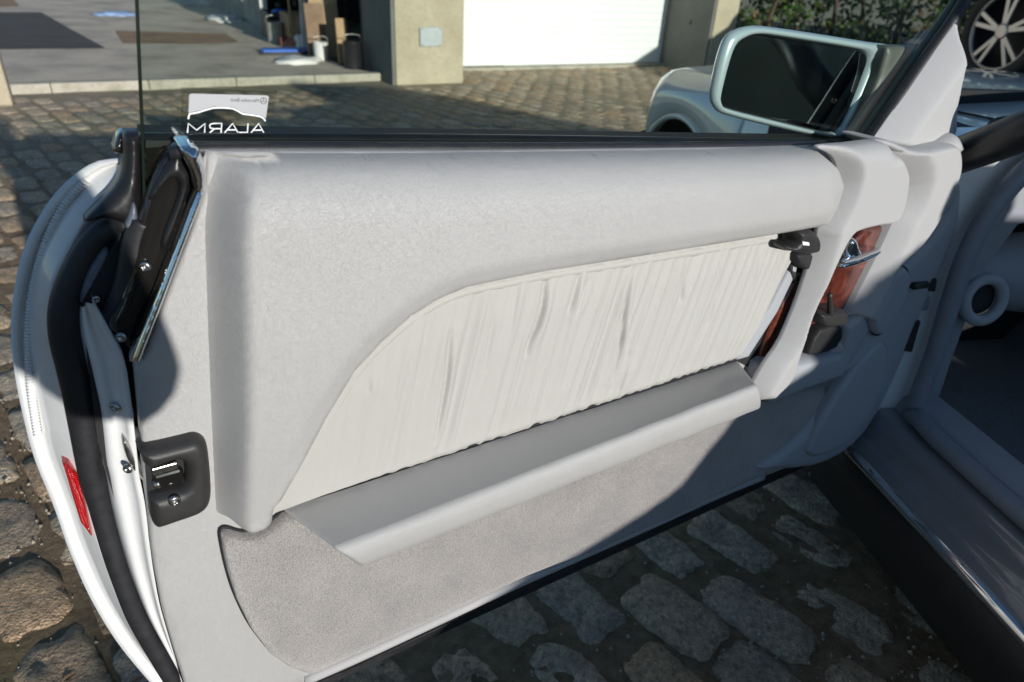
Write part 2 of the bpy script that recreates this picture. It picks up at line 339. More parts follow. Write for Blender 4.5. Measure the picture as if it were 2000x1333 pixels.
def padded(name, outline, w0, T, rad, mat, parent=None, step=.008, res=.006, extra=None, skirt=.012, place=W, soft=None, groups=None):
    """upholstered shape: its surface rises T above w0 over the edge radius; rad is one number or one per outline vertex; soft likewise 0..1"""
    n0 = len(outline); O_ = np.asarray(outline, float)
    ra = np.full(n0, rad) if not hasattr(rad, '__len__') else np.asarray(rad, float)
    sf = np.zeros(n0) if soft is None else np.asarray(soft, float)
    full = np.column_stack([O_, ra, sf])
    per = np.linalg.norm(np.diff(np.vstack([O_, O_[:1]]), axis=0), axis=1).sum()
    full = resample(full, max(12, int(per/res)), True); B_ = full[:, :2]; n = len(B_)
    area = .5*np.sum(B_[:, 0]*np.roll(B_[:, 1], -1)-B_[:, 1]*np.roll(B_[:, 0], -1))
    if area < 0: full = full[::-1].copy(); B_ = full[:, :2]
    tn = np.roll(B_, -1, 0)-np.roll(B_, 1, 0); tn /= np.linalg.norm(tn, axis=1)[:, None]+1e-12; nr = np.column_stack([-tn[:, 1], tn[:, 0]])
    cand = []
    for f in (.03, .12, .28, .5, .75):
        off = full[:, 2]*f; q = B_+nr*off[:, None]; cand.append((q, off*.85))
    lo, hi = B_.min(0), B_.max(0)
    gx, gy = np.meshgrid(np.arange(lo[0], hi[0], step), np.arange(lo[1], hi[1], step)); gx = gx+(np.arange(gx.shape[0]) % 2)[:, None]*step*.5
    g = np.column_stack([gx.ravel(), gy.ravel()]); cand.append((g, np.full(len(g), step*.35)))
    A = B_; Bn = np.roll(B_, -1, 0); pts = []; hs = []
    dd = None
    for q, mind in cand:
        k = inside(q, B_); q, mind = q[k], mind[k]
        if not len(q): continue
        e, bi, bt = segdist(q, A, Bn); k = e >= np.maximum(mind, .0002); pts.append(q[k])
    P = np.vstack(pts) if pts else np.zeros((0, 2))
    # thin out near duplicates
    key = np.round(P/(min(res, step)*.3)).astype(int); _, ix = np.unique(key, axis=0, return_index=True); P = P[np.sort(ix)]
    allp = np.vstack([B_, P])
    vv, ed, ff, *_ = geometry.delaunay_2d_cdt([Vector(p) for p in allp], [], [list(range(n))], 1, 1e-7)
    Q = np.array([tuple(p) for p in vv]); e, bi, bt = segdist(Q, A, Bn)
    nx = (bi+1) % n; r = full[bi, 2]*(1-bt)+full[nx, 2]*bt; s = full[bi, 3]*(1-bt)+full[nx, 3]*bt
    def pf(e_, r_, s_):
        x = np.clip(e_/np.maximum(r_, 1e-5), 0, 1)
        if np.ndim(s_) == 0 and s_ > 1: return 1-(1-x)**1.25            # chamfer
        if np.ndim(s_) == 0 and s_ < 0: return np.maximum(0, 1-(1-x)**(-s_))**(1/(-s_))
        return (1-s_)*np.sqrt(np.maximum(0, 1-(1-x)**2))+s_*(x*x*(3-2*x))
    if groups is None: h = pf(e, r, s)
    else:                                          # each side rises on its own; the sides multiply
        h = np.ones(len(Q))
        for line, r_, s_ in groups:
            e_, _, _ = segdist(Q, np.asarray(line)[:-1], np.asarray(line)[1:]); h = h*pf(e_, r_, s_)
    wv = w0+T*h
    if extra is not None: wv = wv+extra(Q, e)
    V = [place(a[0], a[1], c) for a, c in zip(Q, wv)]; F = [tuple(f) for f in ff]
    # skirt from the outline down
    base = len(V); idx = [int(np.argmin((Q[:, 0]-b[0])**2+(Q[:, 1]-b[1])**2)) for b in B_]
    for b in B_: V.append(place(b[0], b[1], w0-skirt))
    for i in range(n): F.append((idx[i], base+i, base+(i+1) % n, idx[(i+1) % n]))
    o = link(name, V, F, mat, parent); fixn(o); return o
def disc(name, c, nrm, r, h, mat, parent=None, seg=20, b=0.0):
    c = np.array(c, float); nrm = np.array(nrm, float); nrm /= np.linalg.norm(nrm)
    a = np.cross(nrm, [.3, .2, .9]); a /= np.linalg.norm(a); bb = np.cross(nrm, a); V = []
    for hh, rr in ((0, r), (h*.6, r), (h, r*.75)):
        for k in range(seg): th = 2*math.pi*k/seg; V.append(c+nrm*hh+rr*(a*math.cos(th)+bb*math.sin(th)))
    F = [tuple(range(2*seg, 3*seg)), tuple(range(seg))[::-1]]
    for l in range(2):
        for k in range(seg): F.append((l*seg+k, l*seg+(k+1) % seg, (l+1)*seg+(k+1) % seg, (l+1)*seg+k))
    return fixn(link(name, V, F, mat, parent, smooth=False))
def screw(c, nrm, r, parent, name='screw'):
    """pan-head screw with a sunk cross"""
    c = np.array(c, float); nrm = np.array(nrm, float); nrm /= np.linalg.norm(nrm)
    a = np.cross(nrm, [.3, .2, .9]); a /= np.linalg.norm(a); b = np.cross(nrm, a); V = []; F = []; S = 24
    prof = [(1.0, -.1), (1.0, .15), (.8, .42), (.55, .5), (.5, .42), (.18, .1), (0.001, .05)]
    for rr, hh in prof:
        for k in range(S):
            th = 2*math.pi*k/S; cross = abs(math.cos(2*th))**.5 if .1 < rr < .52 else 1
            q = r*rr*(.45+.55*cross if .1 < rr < .52 else 1); V.append(c+nrm*r*hh+q*(a*math.cos(th)+b*math.sin(th)))
    for l in range(len(prof)-1):
        for k in range(S): F.append((l*S+k, l*S+(k+1) % S, (l+1)*S+(k+1) % S, (l+1)*S+k))
    return fixn(link(name, V, F, M['steel'], parent))

# ================================================================ ground
def sheet(name, pts, z, mat, kind='structure', th=0.0, parent=None):
    n = len(pts); V = [(p[0], p[1], z) for p in pts]; F = [tuple(range(n))]
    if th:
        V += [(p[0], p[1], z-th) for p in pts]; F += [(i, n+i, n+(i+1) % n, (i+1) % n) for i in range(n)]
    o = fixn(link(name, V, F, mat, parent, smooth=False)); tag(o, kind=kind); return o
bm = bmesh.new(); bmesh.ops.create_grid(bm, x_segments=160, y_segments=160, size=8.0)
for v in bm.verts:
    v.co.y += 5; v.co.z = .007*mnoise.noise(Vector((v.co.x*2.1, v.co.y*2.1, 0)))+.005*mnoise.noise(Vector((v.co.x*7, v.co.y*7, 3)))
R_ = 260; vs = [bm.verts.new(p) for p in ((-R_, -R_, -.02), (R_, -R_, -.02), (R_, R_, -.02), (-R_, R_, -.02))]; bm.faces.new(vs)
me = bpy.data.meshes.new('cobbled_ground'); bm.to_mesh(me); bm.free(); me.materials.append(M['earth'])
for p in me.polygons: p.use_smooth = True
ground = bpy.data.objects.new('cobbled_ground', me); COL.objects.link(ground); tag(ground, kind='structure')

# granite setts: twelve shapes, laid in running bond along one diagonal
def sett_geo(seed, nx=6, ny=4):
    rs = random.Random(seed); L = .108*rs.uniform(.88, 1.04); B = .058*rs.uniform(.86, 1.06); V = []; F = []
    def outl(x, y):
        k = 5.0; n_ = (abs(x)**k+abs(y)**k)**(1/k); m = max(abs(x), abs(y)); return (x*m/n_, y*m/n_) if n_ > 0 else (0, 0)
    for j in range(ny+1):
        for i in range(nx+1):
            x = -1+2*i/nx; y = -1+2*j/ny; X, Y = outl(x, y)
            wob = mnoise.noise(Vector((X*1.7+seed*3.1, Y*1.7, seed)))
            e = max(abs(x), abs(y)); z = .011*(1-.9*e**7)+.005*wob+.0045*mnoise.noise(Vector((X*4, Y*3, seed*2.3)))+.002*mnoise.noise(Vector((X*9, Y*6, seed)))
            sx = 1+.10*mnoise.noise(Vector((Y*2, seed, 1.5)))+.05*mnoise.noise(Vector((Y*6, seed, 2.5))); sy = 1+.13*mnoise.noise(Vector((X*2, seed, 7.5)))+.07*mnoise.noise(Vector((X*7, seed, 3.5)))
            V.append((X*L*sx, Y*B*sy, z))
    for j in range(ny):
        for i in range(nx): a = j*(nx+1)+i; F.append((a, a+1, a+nx+2, a+nx+1))
    loop = [i for i in range(nx+1)]+[j*(nx+1)+nx for j in range(1, ny+1)]+[ny*(nx+1)+i for i in range(nx-1, -1, -1)]+[j*(nx+1) for j in range(ny-1, 0, -1)]
    b0 = len(V)
    for q in loop: V.append((V[q][0]*1.04, V[q][1]*1.05, -.035))
    for k in range(len(loop)): F.append((loop[k], b0+k, b0+(k+1) % len(loop), loop[(k+1) % len(loop)]))
    return V, F
SETT = [sett_geo(s) for s in range(12)]; SETT_NEAR = [sett_geo(s, 14, 8) for s in range(12)]
TONES = 16
sett_mesh = {}
def sett_me(k, tone):
    if (k, tone) not in sett_mesh:
        V, F = SETT_NEAR[k]; m = bpy.data.meshes.new('sett'); m.from_pydata(V, [], F); m.materials.append(M['stone'])
        a = m.attributes.new('tone', 'FLOAT', 'POINT'); a.data.foreach_set('value', [tone/(TONES-1)]*len(V))
        m.polygons.foreach_set('use_smooth', [True]*len(m.polygons)); bm_ = bmesh.new(); bm_.from_mesh(m); bmesh.ops.recalc_face_normals(bm_, faces=bm_.faces); bm_.to_mesh(m); bm_.free()
        sett_mesh[(k, tone)] = m
    return sett_mesh[(k, tone)]
CA = np.array([math.sin(math.radians(136)), math.cos(math.radians(136))]); CB = np.array([-CA[1], CA[0]])
APR_A, APR_B = np.array([-3.94, 5.37]), np.array([-1.45, 6.99])
apn = np.array([-(APR_B-APR_A)[1], (APR_B-APR_A)[0]]); apn /= np.linalg.norm(apn)
WP0 = np.array([-1.23, 6.68]); WD = np.array([.855, .52]); WD = WD/np.linalg.norm(WD); WN = np.array([-WD[1], WD[0]])
cand = []
S0 = np.array([.339, .921])
edgeL = [(238, 309), (110, 375), (27, 570), (27, 720), (65, 890), (112, 1010), (180, 1175), (305, 1345)]
for b in range(-70, 75):
    for a in range(-55, 50):
        off = (.5 if b % 2 else 0)
        c = S0+CA*(a+off+random.uniform(-.07, .07))*.232+CB*(b*.131+random.uniform(-.008, .008))
        if (c-APR_A)@apn > -.12 and c[0] < -1.1: continue
        if (c-WP0)@WN > .75: continue
        if (c-WP0)@WN > -.06 and ((c-WP0)@WD < .75 or (c-WP0)@WD > 3.85): continue
        if c[1] < -.5: continue
        x, y, z = proj((c[0], c[1], 0))
        if z < .15 or x < -500 or x > 2500 or y > 1900 or y < 90: continue
        size = .2*.1*FPX**2/z**2*abs(HCAM)/math.dist((c[0], c[1], 0), CAM)
        xl = np.interp(y, [p[1] for p in edgeL], [p[0] for p in edgeL])
        vis = -40 < x < 2040 and y < 1370 and (y < 272 or (x < xl+30 and y > 250) or (y > 1330-.4545*(x-600)-25 and x < 1587+(y-901)/1.197+10 and x > 280))
        cand.append((size if vis else size*1e-4, c))
cand.sort(key=lambda q: -q[0])
JV = []; JF = []; JT = []
for i, (sz, c) in enumerate(cand):
    k = random.randrange(12); rz = math.atan2(CA[1], CA[0])+random.uniform(-.07, .07)+(math.pi if random.random() < .5 else 0)
    tone = min(TONES-1, max(0, int(random.betavariate(1.5, 1.2)*TONES))); zz = random.uniform(-.008, .001)
    if i < 300:
        o = bpy.data.objects.new('sett', sett_me(k, tone)); COL.objects.link(o); o.parent = ground
        o.location = (c[0], c[1], zz); o.rotation_euler = (random.uniform(-.03, .03), random.uniform(-.03, .03), rz)
    else:
        V, F = SETT[k]; b0 = len(JV); cz, sz_ = math.cos(rz), math.sin(rz)
        JV += [(c[0]+x*cz-y*sz_, c[1]+x*sz_+y*cz, z+zz) for x, y, z in V]; JF += [tuple(q+b0 for q in f) for f in F]; JT += [tone/(TONES-1)]*len(V)
rest = link('setts_beyond', JV, JF, M['stone'], ground); tag(rest, kind='stuff'); fixn(rest)
at = rest.data.attributes.new('tone', 'FLOAT', 'POINT'); at.data.foreach_set('value', JT)

# grit and dry leaves lying in the joints, near the lens
GV = []; GF = []
for i in range(9000):
    x_, y_ = RNG.uniform(-1.7, 1.0), RNG.uniform(.45, 2.6); r = .0016+.0045*RNG.random()**3; k = len(GV); a0_ = RNG.random()*6.28
    for q in range(4): GV.append((x_+r*math.cos(a0_+q*1.57)*RNG.uniform(.6, 1.2), y_+r*math.sin(a0_+q*1.57)*RNG.uniform(.6, 1.2), RNG.uniform(-.001, .002)))
    GV.append((x_+r*RNG.uniform(-.3, .3), y_+r*RNG.uniform(-.3, .3), r*RNG.uniform(.7, 1.3)+.001)); GF += [(k, k+1, k+4), (k+1, k+2, k+4), (k+2, k+3, k+4), (k+3, k, k+4)]
M['grit'] = plain('grit', (.34, .29, .22), .9, var=.5, vscale=300)
gr_ = link('joint_grit', GV, GF, M['grit'], ground, smooth=False); tag(gr_, kind='stuff')
LV = []; LF = []
for i in range(130):
    x_, y_ = RNG.uniform(-1.7, 1.0), RNG.uniform(.45, 3.2); a_ = RNG.random()*6.28; l_ = RNG.uniform(.006, .014); k = len(LV); c_, s_ = math.cos(a_), math.sin(a_); z_ = .009
    for dx, dy, dz in ((-l_, 0, .002), (-.2*l_, .45*l_, .005), (.9*l_, .1*l_, .003), (-.2*l_, -.45*l_, .0045)): LV.append((x_+dx*c_-dy*s_, y_+dx*s_+dy*c_, z_+dz))
    LF += [(k, k+3, k+2), (k, k+2, k+1)]
lv_ = link('dry_leaf_litter', LV, LF, plain('dry_leaf', (.22, .13, .06), .8, var=.4, vscale=20), ground, smooth=False); tag(lv_, kind='stuff')

# concrete apron in front of the open shed, with its kerb edge and patches
far1 = WP0+WN*13+WD*-.25; apron = sheet('concrete_apron', [APR_A+(APR_A-APR_B)*1.6, APR_B, WP0+WD*-.22+WN*.75, far1, far1+np.array([-16, -7])], .055, M['concrete'], th=.15)
kd = APR_B-APR_A
for i in range(7):
    p0 = APR_A-kd*.6+kd*(i*.2300); p1 = APR_A-kd*.6+kd*(i*.2300+.2285)
    c = (p0+p1)/2+apn*-.055; o = boxp('kerb_stone', (c[0], c[1], .018), np.append((p1-p0)/2, 0), np.append(apn*.052, 0), (0, 0, .052), M['kerb'], ground, .008)
def patch(name, px, z, mat):
    return sheet(name, [GZ(x, y, z)[:2] for x, y in px], z, mat)
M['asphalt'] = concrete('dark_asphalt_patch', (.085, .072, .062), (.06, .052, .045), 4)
M['rust'] = concrete('rust_stained_concrete', (.36, .22, .12), (.25, .17, .11), 3)
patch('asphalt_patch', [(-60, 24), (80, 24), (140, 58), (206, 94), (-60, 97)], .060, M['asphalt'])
patch('rusty_patch', [(225, 60), (300, 62), (440, 66), (466, 82), (380, 85), (240, 84)], .0605, M['rust'])
patch('ochre_patch', [(-40, -8), (20, -8), (38, 12), (-40, 16)], .0605, M['rust'])

# ================================================================ garage building
def B(a, b, z): return np.array([*(WP0+WD*a+WN*b), z])
d3, n3 = np.append(WD, 0), np.append(WN, 0)
def bbox3(name, a0, a1, b0, b1, z0, z1, mat, parent, bv=0.0):
    return boxp(name, B((a0+a1)/2, (b0+b1)/2, (z0+z1)/2), d3*(a1-a0)/2, n3*(b1-b0)/2, (0, 0, (z1-z0)/2), mat, parent, bv)
gar = empty('garage_building', B(2, .8, 0), 'cream rendered garage building with white slatted door and open shed side', 'building')
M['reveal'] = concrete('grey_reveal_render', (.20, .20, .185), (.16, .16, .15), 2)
bbox3('wall_pillar', .012, .70, 0, .80, 0, 3.2, M['render'], gar, .01)
bbox3('side_reveal', -.02, .01, .015, .80, 0, 3.2, M['reveal'], gar)
bbox3('wall_pillar', 3.90, 4.25, 0, .80, 0, 3.2, M['render'], gar, .01)
bbox3('side_reveal', 3.872, 3.898, .02, .80, 0, 3.2, M['reveal'], gar)
bbox3('lintel', .702, 3.87, .03, .80, 2.45, 3.2, M['render'], gar)
bbox3('sill_strip', .702, 3.87, .70, .86, -.02, .03, M['kerb'], gar)
bbox3('roof', -.3, 4.6, -.2, 6.5, 3.21, 3.35, M['reveal'], gar)
gd = bbox3('garage_door', .702, 3.87, .815, .84, .032, 2.45, M['garagewhite'], gar)
for i in range(30):
    bbox3('slat', .71, 3.862, .795, .8146, .04+i*.080, .04+i*.080+.0792, M['garagewhite'], gd, .0032)
M['cover'] = plain('grey_meter_cover', (.42, .45, .45), .5, var=.1, vscale=12)
pc = [(819, 53), (862, 53), (861, 91), (819, 91)]
def onwall(x, y, b):
    dd = ray(x, y); o = B(0, b, 0); t = ((o-CAM)@n3)/(dd@n3); return CAM+dd*t
q = [onwall(x, y, 0) for x, y in pc]; c = sum(q)/4
mcv = boxp('meter_cover', c-n3*.012, (q[1]-q[0])/2, (0, 0, abs(q[0][2]-q[3][2])/2), n3*.011, M['cover'], gar, .006)
for k in range(4): disc('cover_screw', c+(q[k]-c)*.82-n3*.023, -n3, .008, .003, M['steel'], mcv, 8)
# the dark shed behind the pillar: back, end, floor
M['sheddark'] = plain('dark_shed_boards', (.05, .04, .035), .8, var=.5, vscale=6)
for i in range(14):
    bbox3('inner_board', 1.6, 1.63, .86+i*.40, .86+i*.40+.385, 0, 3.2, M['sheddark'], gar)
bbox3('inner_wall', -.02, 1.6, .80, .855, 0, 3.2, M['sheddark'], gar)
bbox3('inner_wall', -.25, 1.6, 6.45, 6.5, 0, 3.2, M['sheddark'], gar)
M['grypanel'] = plain('weathered_grey_panel', (.34, .33, .31), .8, var=.25, vscale=4)
for i in range(9):
    bbox3('wall_panel', -.30, -.26, 3.9+i*.52, 3.9+i*.52+.5, .05, 2.6, M['grypanel'], gar, .01)

# things standing along the shed side
def gp(x, y, z=.055): return GZ(x, y, z)
def tilted(name, base, h, wd, th, lean, face, mat, label, cat, slat=False):
    """board standing at base, leaning; face = horizontal direction of its width"""
    f = np.array([*face, 0.0]); f /= np.linalg.norm(f); nn = np.array([-f[1], f[0], 0]); up = Z*math.cos(lean)+nn*math.sin(lean)
    o = boxp(name, base+up*h/2, f*wd/2, np.cross(f, up)*th/2, up*h/2, mat, None, .004); tag(o, label, cat); return o
M['plank'] = plain('raw_timber', (.42, .28, .15), .75, var=.2, vscale=9); M['plank2'] = plain('brown_timber', (.24, .15, .09), .75, var=.25, vscale=9)
M['whitew'] = plain('white_weathered_paint', (.72, .70, .66), .6, var=.1, vscale=8); M['bluep'] = plain('blue_plastic', (.02, .13, .55), .35, var=.1)
M['redp'] = plain('dull_red_paint', (.16, .02, .02), .5, var=.2); M['blackplastic'] = plain('black_plastic_sheet', (.02, .02, .022), .4, var=.2)
tilted('timber_plank', gp(672, 124), .42, .11, .03, .10, WD, M['plank'], 'short pale timber plank propped upright beside the dark shed opening', 'plank')
tilted('timber_plank', gp(640, 108), 1.5, .08, .04, .12, WD, M['plank2'], 'tall brown timber post leaning inside the open shed', 'plank')
tilted('white_board', gp(597, 100), 1.25, .07, .03, -.10, WD, M['whitew'], 'long white board leaning behind the blue dustpan', 'board')
tilted('white_board', gp(521, 68), .95, .09, .03, .05, WD, M['whitew'], 'narrow white board standing beside the red sheet at the shed', 'board')
tilted('red_sheet', gp(505, 42), 1.1, .4, .04, .04, WD, M['redp'], 'dull red sheet leaning at the shed edge', 'sheet')
tilted('brown_board', gp(622, 112), .52, .20, .05, .14, WD, M['plank2'], 'wide brown chipboard leaning behind the pale plank', 'board')
def crate(name, base, s, h, mat, label, cat):
    e = empty(name, base, label, cat); c = np.array(base)
    for sx, sy in ((1, 0), (-1, 0), (0, 1), (0, -1)):
        ax = d3*sx*s/2+n3*sy*s/2; side = n3 if sx else d3
        boxp('side', c+ax+Z*h/2, side*(s/2-.011 if sx else s/2+.009), (d3 if sx else n3)*.01, Z*h/2, mat, e, .003)
    boxp('bottom', c+Z*.014, d3*(s/2-.012), n3*(s/2-.012), Z*.01, mat, e); return e
crate('wooden_crate', gp(618, 96)+n3*.5, .42, .34, M['plank'], 'open wooden crate among the clutter by the shed', 'crate')
crate('black_crate', gp(566, 78)+n3*.25, .45, .30, M['blackplastic'], 'black plastic crate beside the blue canister', 'crate')
def lathe(name, base, prof, mat, parent=None, seg=20):
    V = []; F = []; base = np.array(base, float)
    for r, z in prof:
        for k in range(seg): th = 2*math.pi*k/seg; V.append(base+np.array([r*math.cos(th), r*math.sin(th), z]))
    for l in range(len(prof)-1):
        for k in range(seg): F.append((l*seg+k, l*seg+(k+1) % seg, (l+1)*seg+(k+1) % seg, (l+1)*seg+k))
    F.append(tuple(range(seg))[::-1]); F.append(tuple((len(prof)-1)*seg+k for k in range(seg)))
    return fixn(link(name, V, F, mat, parent))
cn = empty('blue_canister', gp(556, 74)+n3*.1, 'bright blue plastic canister with black cap in the shed clutter', 'canister')
lathe('canister_body', gp(556, 74)+n3*.1, [(.12, 0), (.13, .03), (.13, .24), (.10, .30), (.04, .33)], M['bluep'], cn); lathe('cap', gp(556, 74)+n3*.1+Z*.33, [(.045, 0), (.045, .05), (.03, .06)], M['blackplastic'], cn)
dp = empty('dustpan', gp(566, 104), 'flat blue dustpan lying on the concrete by the shed', 'dustpan')
c = gp(566, 104)
boxp('pan', c+Z*.03, d3*.30, n3*.09, Z*.018, M['bluep'], dp, .012); boxp('pan_lip', c+Z*.014-n3*.13, d3*.34, n3*.035, Z*.01, M['blackplastic'], dp, .006); boxp('handle', c+Z*.035+d3*.42, d3*.12, n3*.02, Z*.014, M['bluep'], dp, .008)
def rag(name, base, r, h, mat, label, cat, seed):
    bm_ = bmesh.new(); bmesh.ops.create_icosphere(bm_, subdivisions=3, radius=1)
    for v in bm_.verts:
        n_ = mnoise.noise(v.co*1.8+Vector((seed, 0, 0)))*.45+mnoise.noise(v.co*4+Vector((0, seed, 0)))*.2
        v.co = Vector((v.co.x*r*(1+n_), v.co.y*r*.7*(1+n_), max(0, v.co.z)*h*(1+n_)))
    m = bpy.data.meshes.new(name); bm_.to_mesh(m); bm_.free(); m.materials.append(mat); m.polygons.foreach_set('use_smooth', [True]*len(m.polygons))
    o = bpy.data.objects.new(name, m); COL.objects.link(o); o.location = tuple(base); o.rotation_euler = (0, 0, seed); return tag(o, label, cat)
rag('white_rag', gp(585, 122), .26, .06, M['whitew'], 'crumpled white rag on the concrete below the blue dustpan', 'rag', 1.3)
rag('paper_sack', gp(606, 98)+n3*.1, .15, .2, M['whitew'], 'pale paper sack slumped beside the white board', 'sack', 4.1)
rag('white_rag', gp(438, 40), .35, .07, M['whitew'], 'white crumpled sheet lying below the grey wall panels', 'rag', 2.2)
rag('blue_cloth', gp(226, 30), .28, .05, plain('pale_blue_cloth', (.25, .36, .55), .8, var=.1), 'pale blue cloth lying on the sunny concrete apron', 'cloth', .4)
for q_, (x_, y_, dz_, r_c, h_c, mt_, lb_) in enumerate(((628, 118, .0, .075, .17, 'whitew', 'small white paint can at the foot of the brown chipboard'), (690, 134, .0, .09, .24, 'blackplastic', 'black bucket standing by the dark shed reveal'), (604, 84, .25, .07, .2, 'redp', 'small red can behind the white board'), (540, 84, .0, .10, .22, 'grypanel', 'grey bucket left of the blue dustpan'))):
    bs_ = gp(x_, y_)+n3*dz_; e_ = empty('paint_can', bs_, lb_, 'can'); lathe('can_body', bs_, [(r_c*.92, 0), (r_c*.95, .01), (r_c, h_c), (r_c*1.04, h_c+.005), (r_c*.9, h_c+.005), (r_c*.88, h_c-.02)], M[mt_], e_)
    tube('bail', [bs_+d3*r_c+Z*h_c*.95, bs_+d3*r_c*.8+Z*(h_c+r_c*.7), bs_-d3*r_c*.8+Z*(h_c+r_c*.7), bs_-d3*r_c+Z*h_c*.95], .004, M['steel'], e_, n=16, seg=6)
br_ = empty('broom', gp(575, 92), 'long handled broom leaning against the shed clutter', 'broom')
tube('broom_handle', [gp(575, 92)+Z*.1, gp(575, 92)+n3*.25+Z*1.4], .013, M['plank'], br_, n=6, seg=8); boxp('broom_head', gp(575, 92)+Z*.06, d3*.16, n3*.03, Z*.05, M['redp'], br_, .01)
tilted('cardboard_sheet', gp(650, 116)+n3*.15, .75, .30, .02, .16, WD, plain('cardboard', (.42, .29, .17), .85, var=.12), 'tan cardboard sheet leaning behind the pale plank', 'cardboard')
gpz = GZ(0, 207); gt = empty('gate_post', gpz+np.array([-.04, .05, 0]), 'white rendered gate post at the left end of the apron kerb', 'gate post')
boxp('post', gpz+np.array([-.04, .05, .75]), (.075, .045, 0), (-.045, .075, 0), (0, 0, .75), M['render'], gt, .01); boxp('post_cap', gpz+np.array([-.04, .05, 1.53]), (.10, .06, 0), (-.06, .10, 0), (0, 0, .028), M['kerb'], gt, .01)

# ================================================================ terrace, hedge, stones
tp = [K(2.6, 1.2, 0)[:2]+np.array([.7, .3]), np.array([2.35, 9.25]), np.array([2.35, 16.0]), np.array([16.0, 16.0]), np.array([12.0, 1.5])]
M['soil'] = concrete('leaf_litter_soil', (.11, .075, .045), (.06, .042, .028), 6)
bm = bmesh.new(); bmesh.ops.create_grid(bm, x_segments=70, y_segments=70, size=1)
for v in bm.verts:
    u_, v_ = (v.co.x+1)/2, (v.co.y+1)/2
    X = 2.2+u_*11; Y = 3.4+v_*10.5
    dl = min(X-2.2, 3.0); v.co = Vector((X, Y, .335*min(1, max(0, dl/.9))**1.5*min(1, max(0, (Y-3.4)/.8))+.05*mnoise.noise(Vector((X*1.3, Y*1.3, 0)))-.02))
me = bpy.data.meshes.new('earth_bank'); bm.to_mesh(me); bm.free(); me.materials.append(M['soil']); me.polygons.foreach_set('use_smooth', [True]*len(me.polygons))
bank = bpy.data.objects.new('earth_bank', me); COL.objects.link(bank); tag(bank, kind='structure')
def leafmat(name, c):
    m, t, p = mk(name); at_ = N(t, 'ShaderNodeAttribute', attribute_name='tone')
    t.links.new(ramp(t, at_.outputs['Fac'], [(0, tuple(x*.45 for x in c)), (.5, c), (.85, (c[0]*1.9, c[1]*1.7, c[2]*1.2)), (1, (.20, .12, .05))]), p.inputs['Base Color'])
    p.inputs['Roughness'].default_value = .45; p.inputs['Transmission Weight'].default_value = 0
    return m
M['leaf'] = leafmat('hedge_leaves', (.045, .085, .022)); M['bark'] = plain('hedge_bark', (.09, .06, .04), .9, var=.3)
def leaves(name, cents, n, size, parent, mat, spread):
    V = []; F = []; T_ = []
    for i in range(n):
        c = cents[RNG.integers(len(cents))]; g_ = RNG.normal(size=3); g_ /= np.linalg.norm(g_)+1e-9
        p = c[:3]+g_*c[3]*(.55+.45*RNG.random())*spread
        a = RNG.normal(size=3); a /= np.linalg.norm(a); b = np.cross(a, RNG.normal(size=3)); b /= np.linalg.norm(b)+1e-9
        s = size*RNG.uniform(.6, 1.4); k = len(V); V += [p-a*s, p+b*s*.55+a*s*.1, p+a*s, p-b*s*.55+a*s*.1]; F.append((k, k+1, k+2, k+3))
        T_ += [float(np.clip(RNG.beta(2, 2.2)+(c[4] if len(c) > 4 else 0), 0, 1))]*4
    o = link(name, V, F, mat, parent, smooth=False); a_ = o.data.attributes.new('tone', 'FLOAT', 'POINT'); a_.data.foreach_set('value', T_); return o
hg = empty('hedge', (5, 11, .3), 'dense dark green ivy hedge on a leaf-strewn bank behind the wing mirror', 'hedge')
cl = []
for i in range(360):
    t = RNG.random(); X = 2.05+t*7.5; Y = 9.35+t*1.1+RNG.uniform(0, 1.6)+.5*math.sin(t*9); Zc = .1+RNG.random()**1.1*2.9
    cl.append(np.array([X, Y-.25*(Zc < .8), Zc, RNG.uniform(.14, .34), RNG.choice([0, 0, 0, .1, .35]) if Zc < .9 else 0]))
leaves('foliage', cl, 30000, .045, hg, M['leaf'], 1.0)
for i in range(16):
    t = i/15; b0 = np.array([2.2+t*7.2, 10.0+t*1.1+RNG.uniform(-.2, .4), .0])
    P = [b0+np.array([RNG.uniform(-.12, .12)*k, RNG.uniform(-.1, .1)*k, k*.62]) for k in range(5)]
    tube('stem', P, [.035, .012], M['bark'], hg, n=12, seg=7)
hg2 = empty('hedge', (5, -6, 0), 'tall dark hedge behind the car, mirrored in the wing mirror, added to block low sky', 'hedge')  # trees show dark in the mirror; hedge ring added to block low sky
cl = []
for i in range(420):
    a_ = math.radians(RNG.uniform(62, 262)); rr = 9.0+RNG.uniform(-.5, .9); zc = RNG.random()*2.0
    cl.append(np.array([rr*math.sin(a_), rr*math.cos(a_), zc, RNG.uniform(.25, .5)]))
leaves('foliage', cl, 16000, .11, hg2, M['leaf'], 1.0)
for i in range(30):
    a_ = math.radians(62+200*i/29); b0 = np.array([9.2*math.sin(a_), 9.2*math.cos(a_), 0.0])
    tube('stem', [b0, b0+np.array([.05, -.05, .9]), b0+np.array([-.04, .06, 1.8])], [.05, .02], M['bark'], hg2, n=8, seg=6)
def rock(base, r, seed, label):
    bm_ = bmesh.new(); bmesh.ops.create_icosphere(bm_, subdivisions=4, radius=1)
    for v in bm_.verts:
        n_ = mnoise.noise(v.co*1.1+Vector((seed, 0, 0)))*.35+mnoise.noise(v.co*3+Vector((0, seed, 0)))*.14
        v.co = Vector((v.co.x*r[0]*(1+n_), v.co.y*r[1]*(1+n_), v.co.z*r[2]*(1+n_)))
    m = bpy.data.meshes.new('garden_stone'); bm_.to_mesh(m); bm_.free(); m.materials.append(M['rockm']); m.polygons.foreach_set('use_smooth', [True]*len(m.polygons))
    o = bpy.data.objects.new('garden_stone', m); COL.objects.link(o); o.location = tuple(base); return tag(o, label, 'stone')
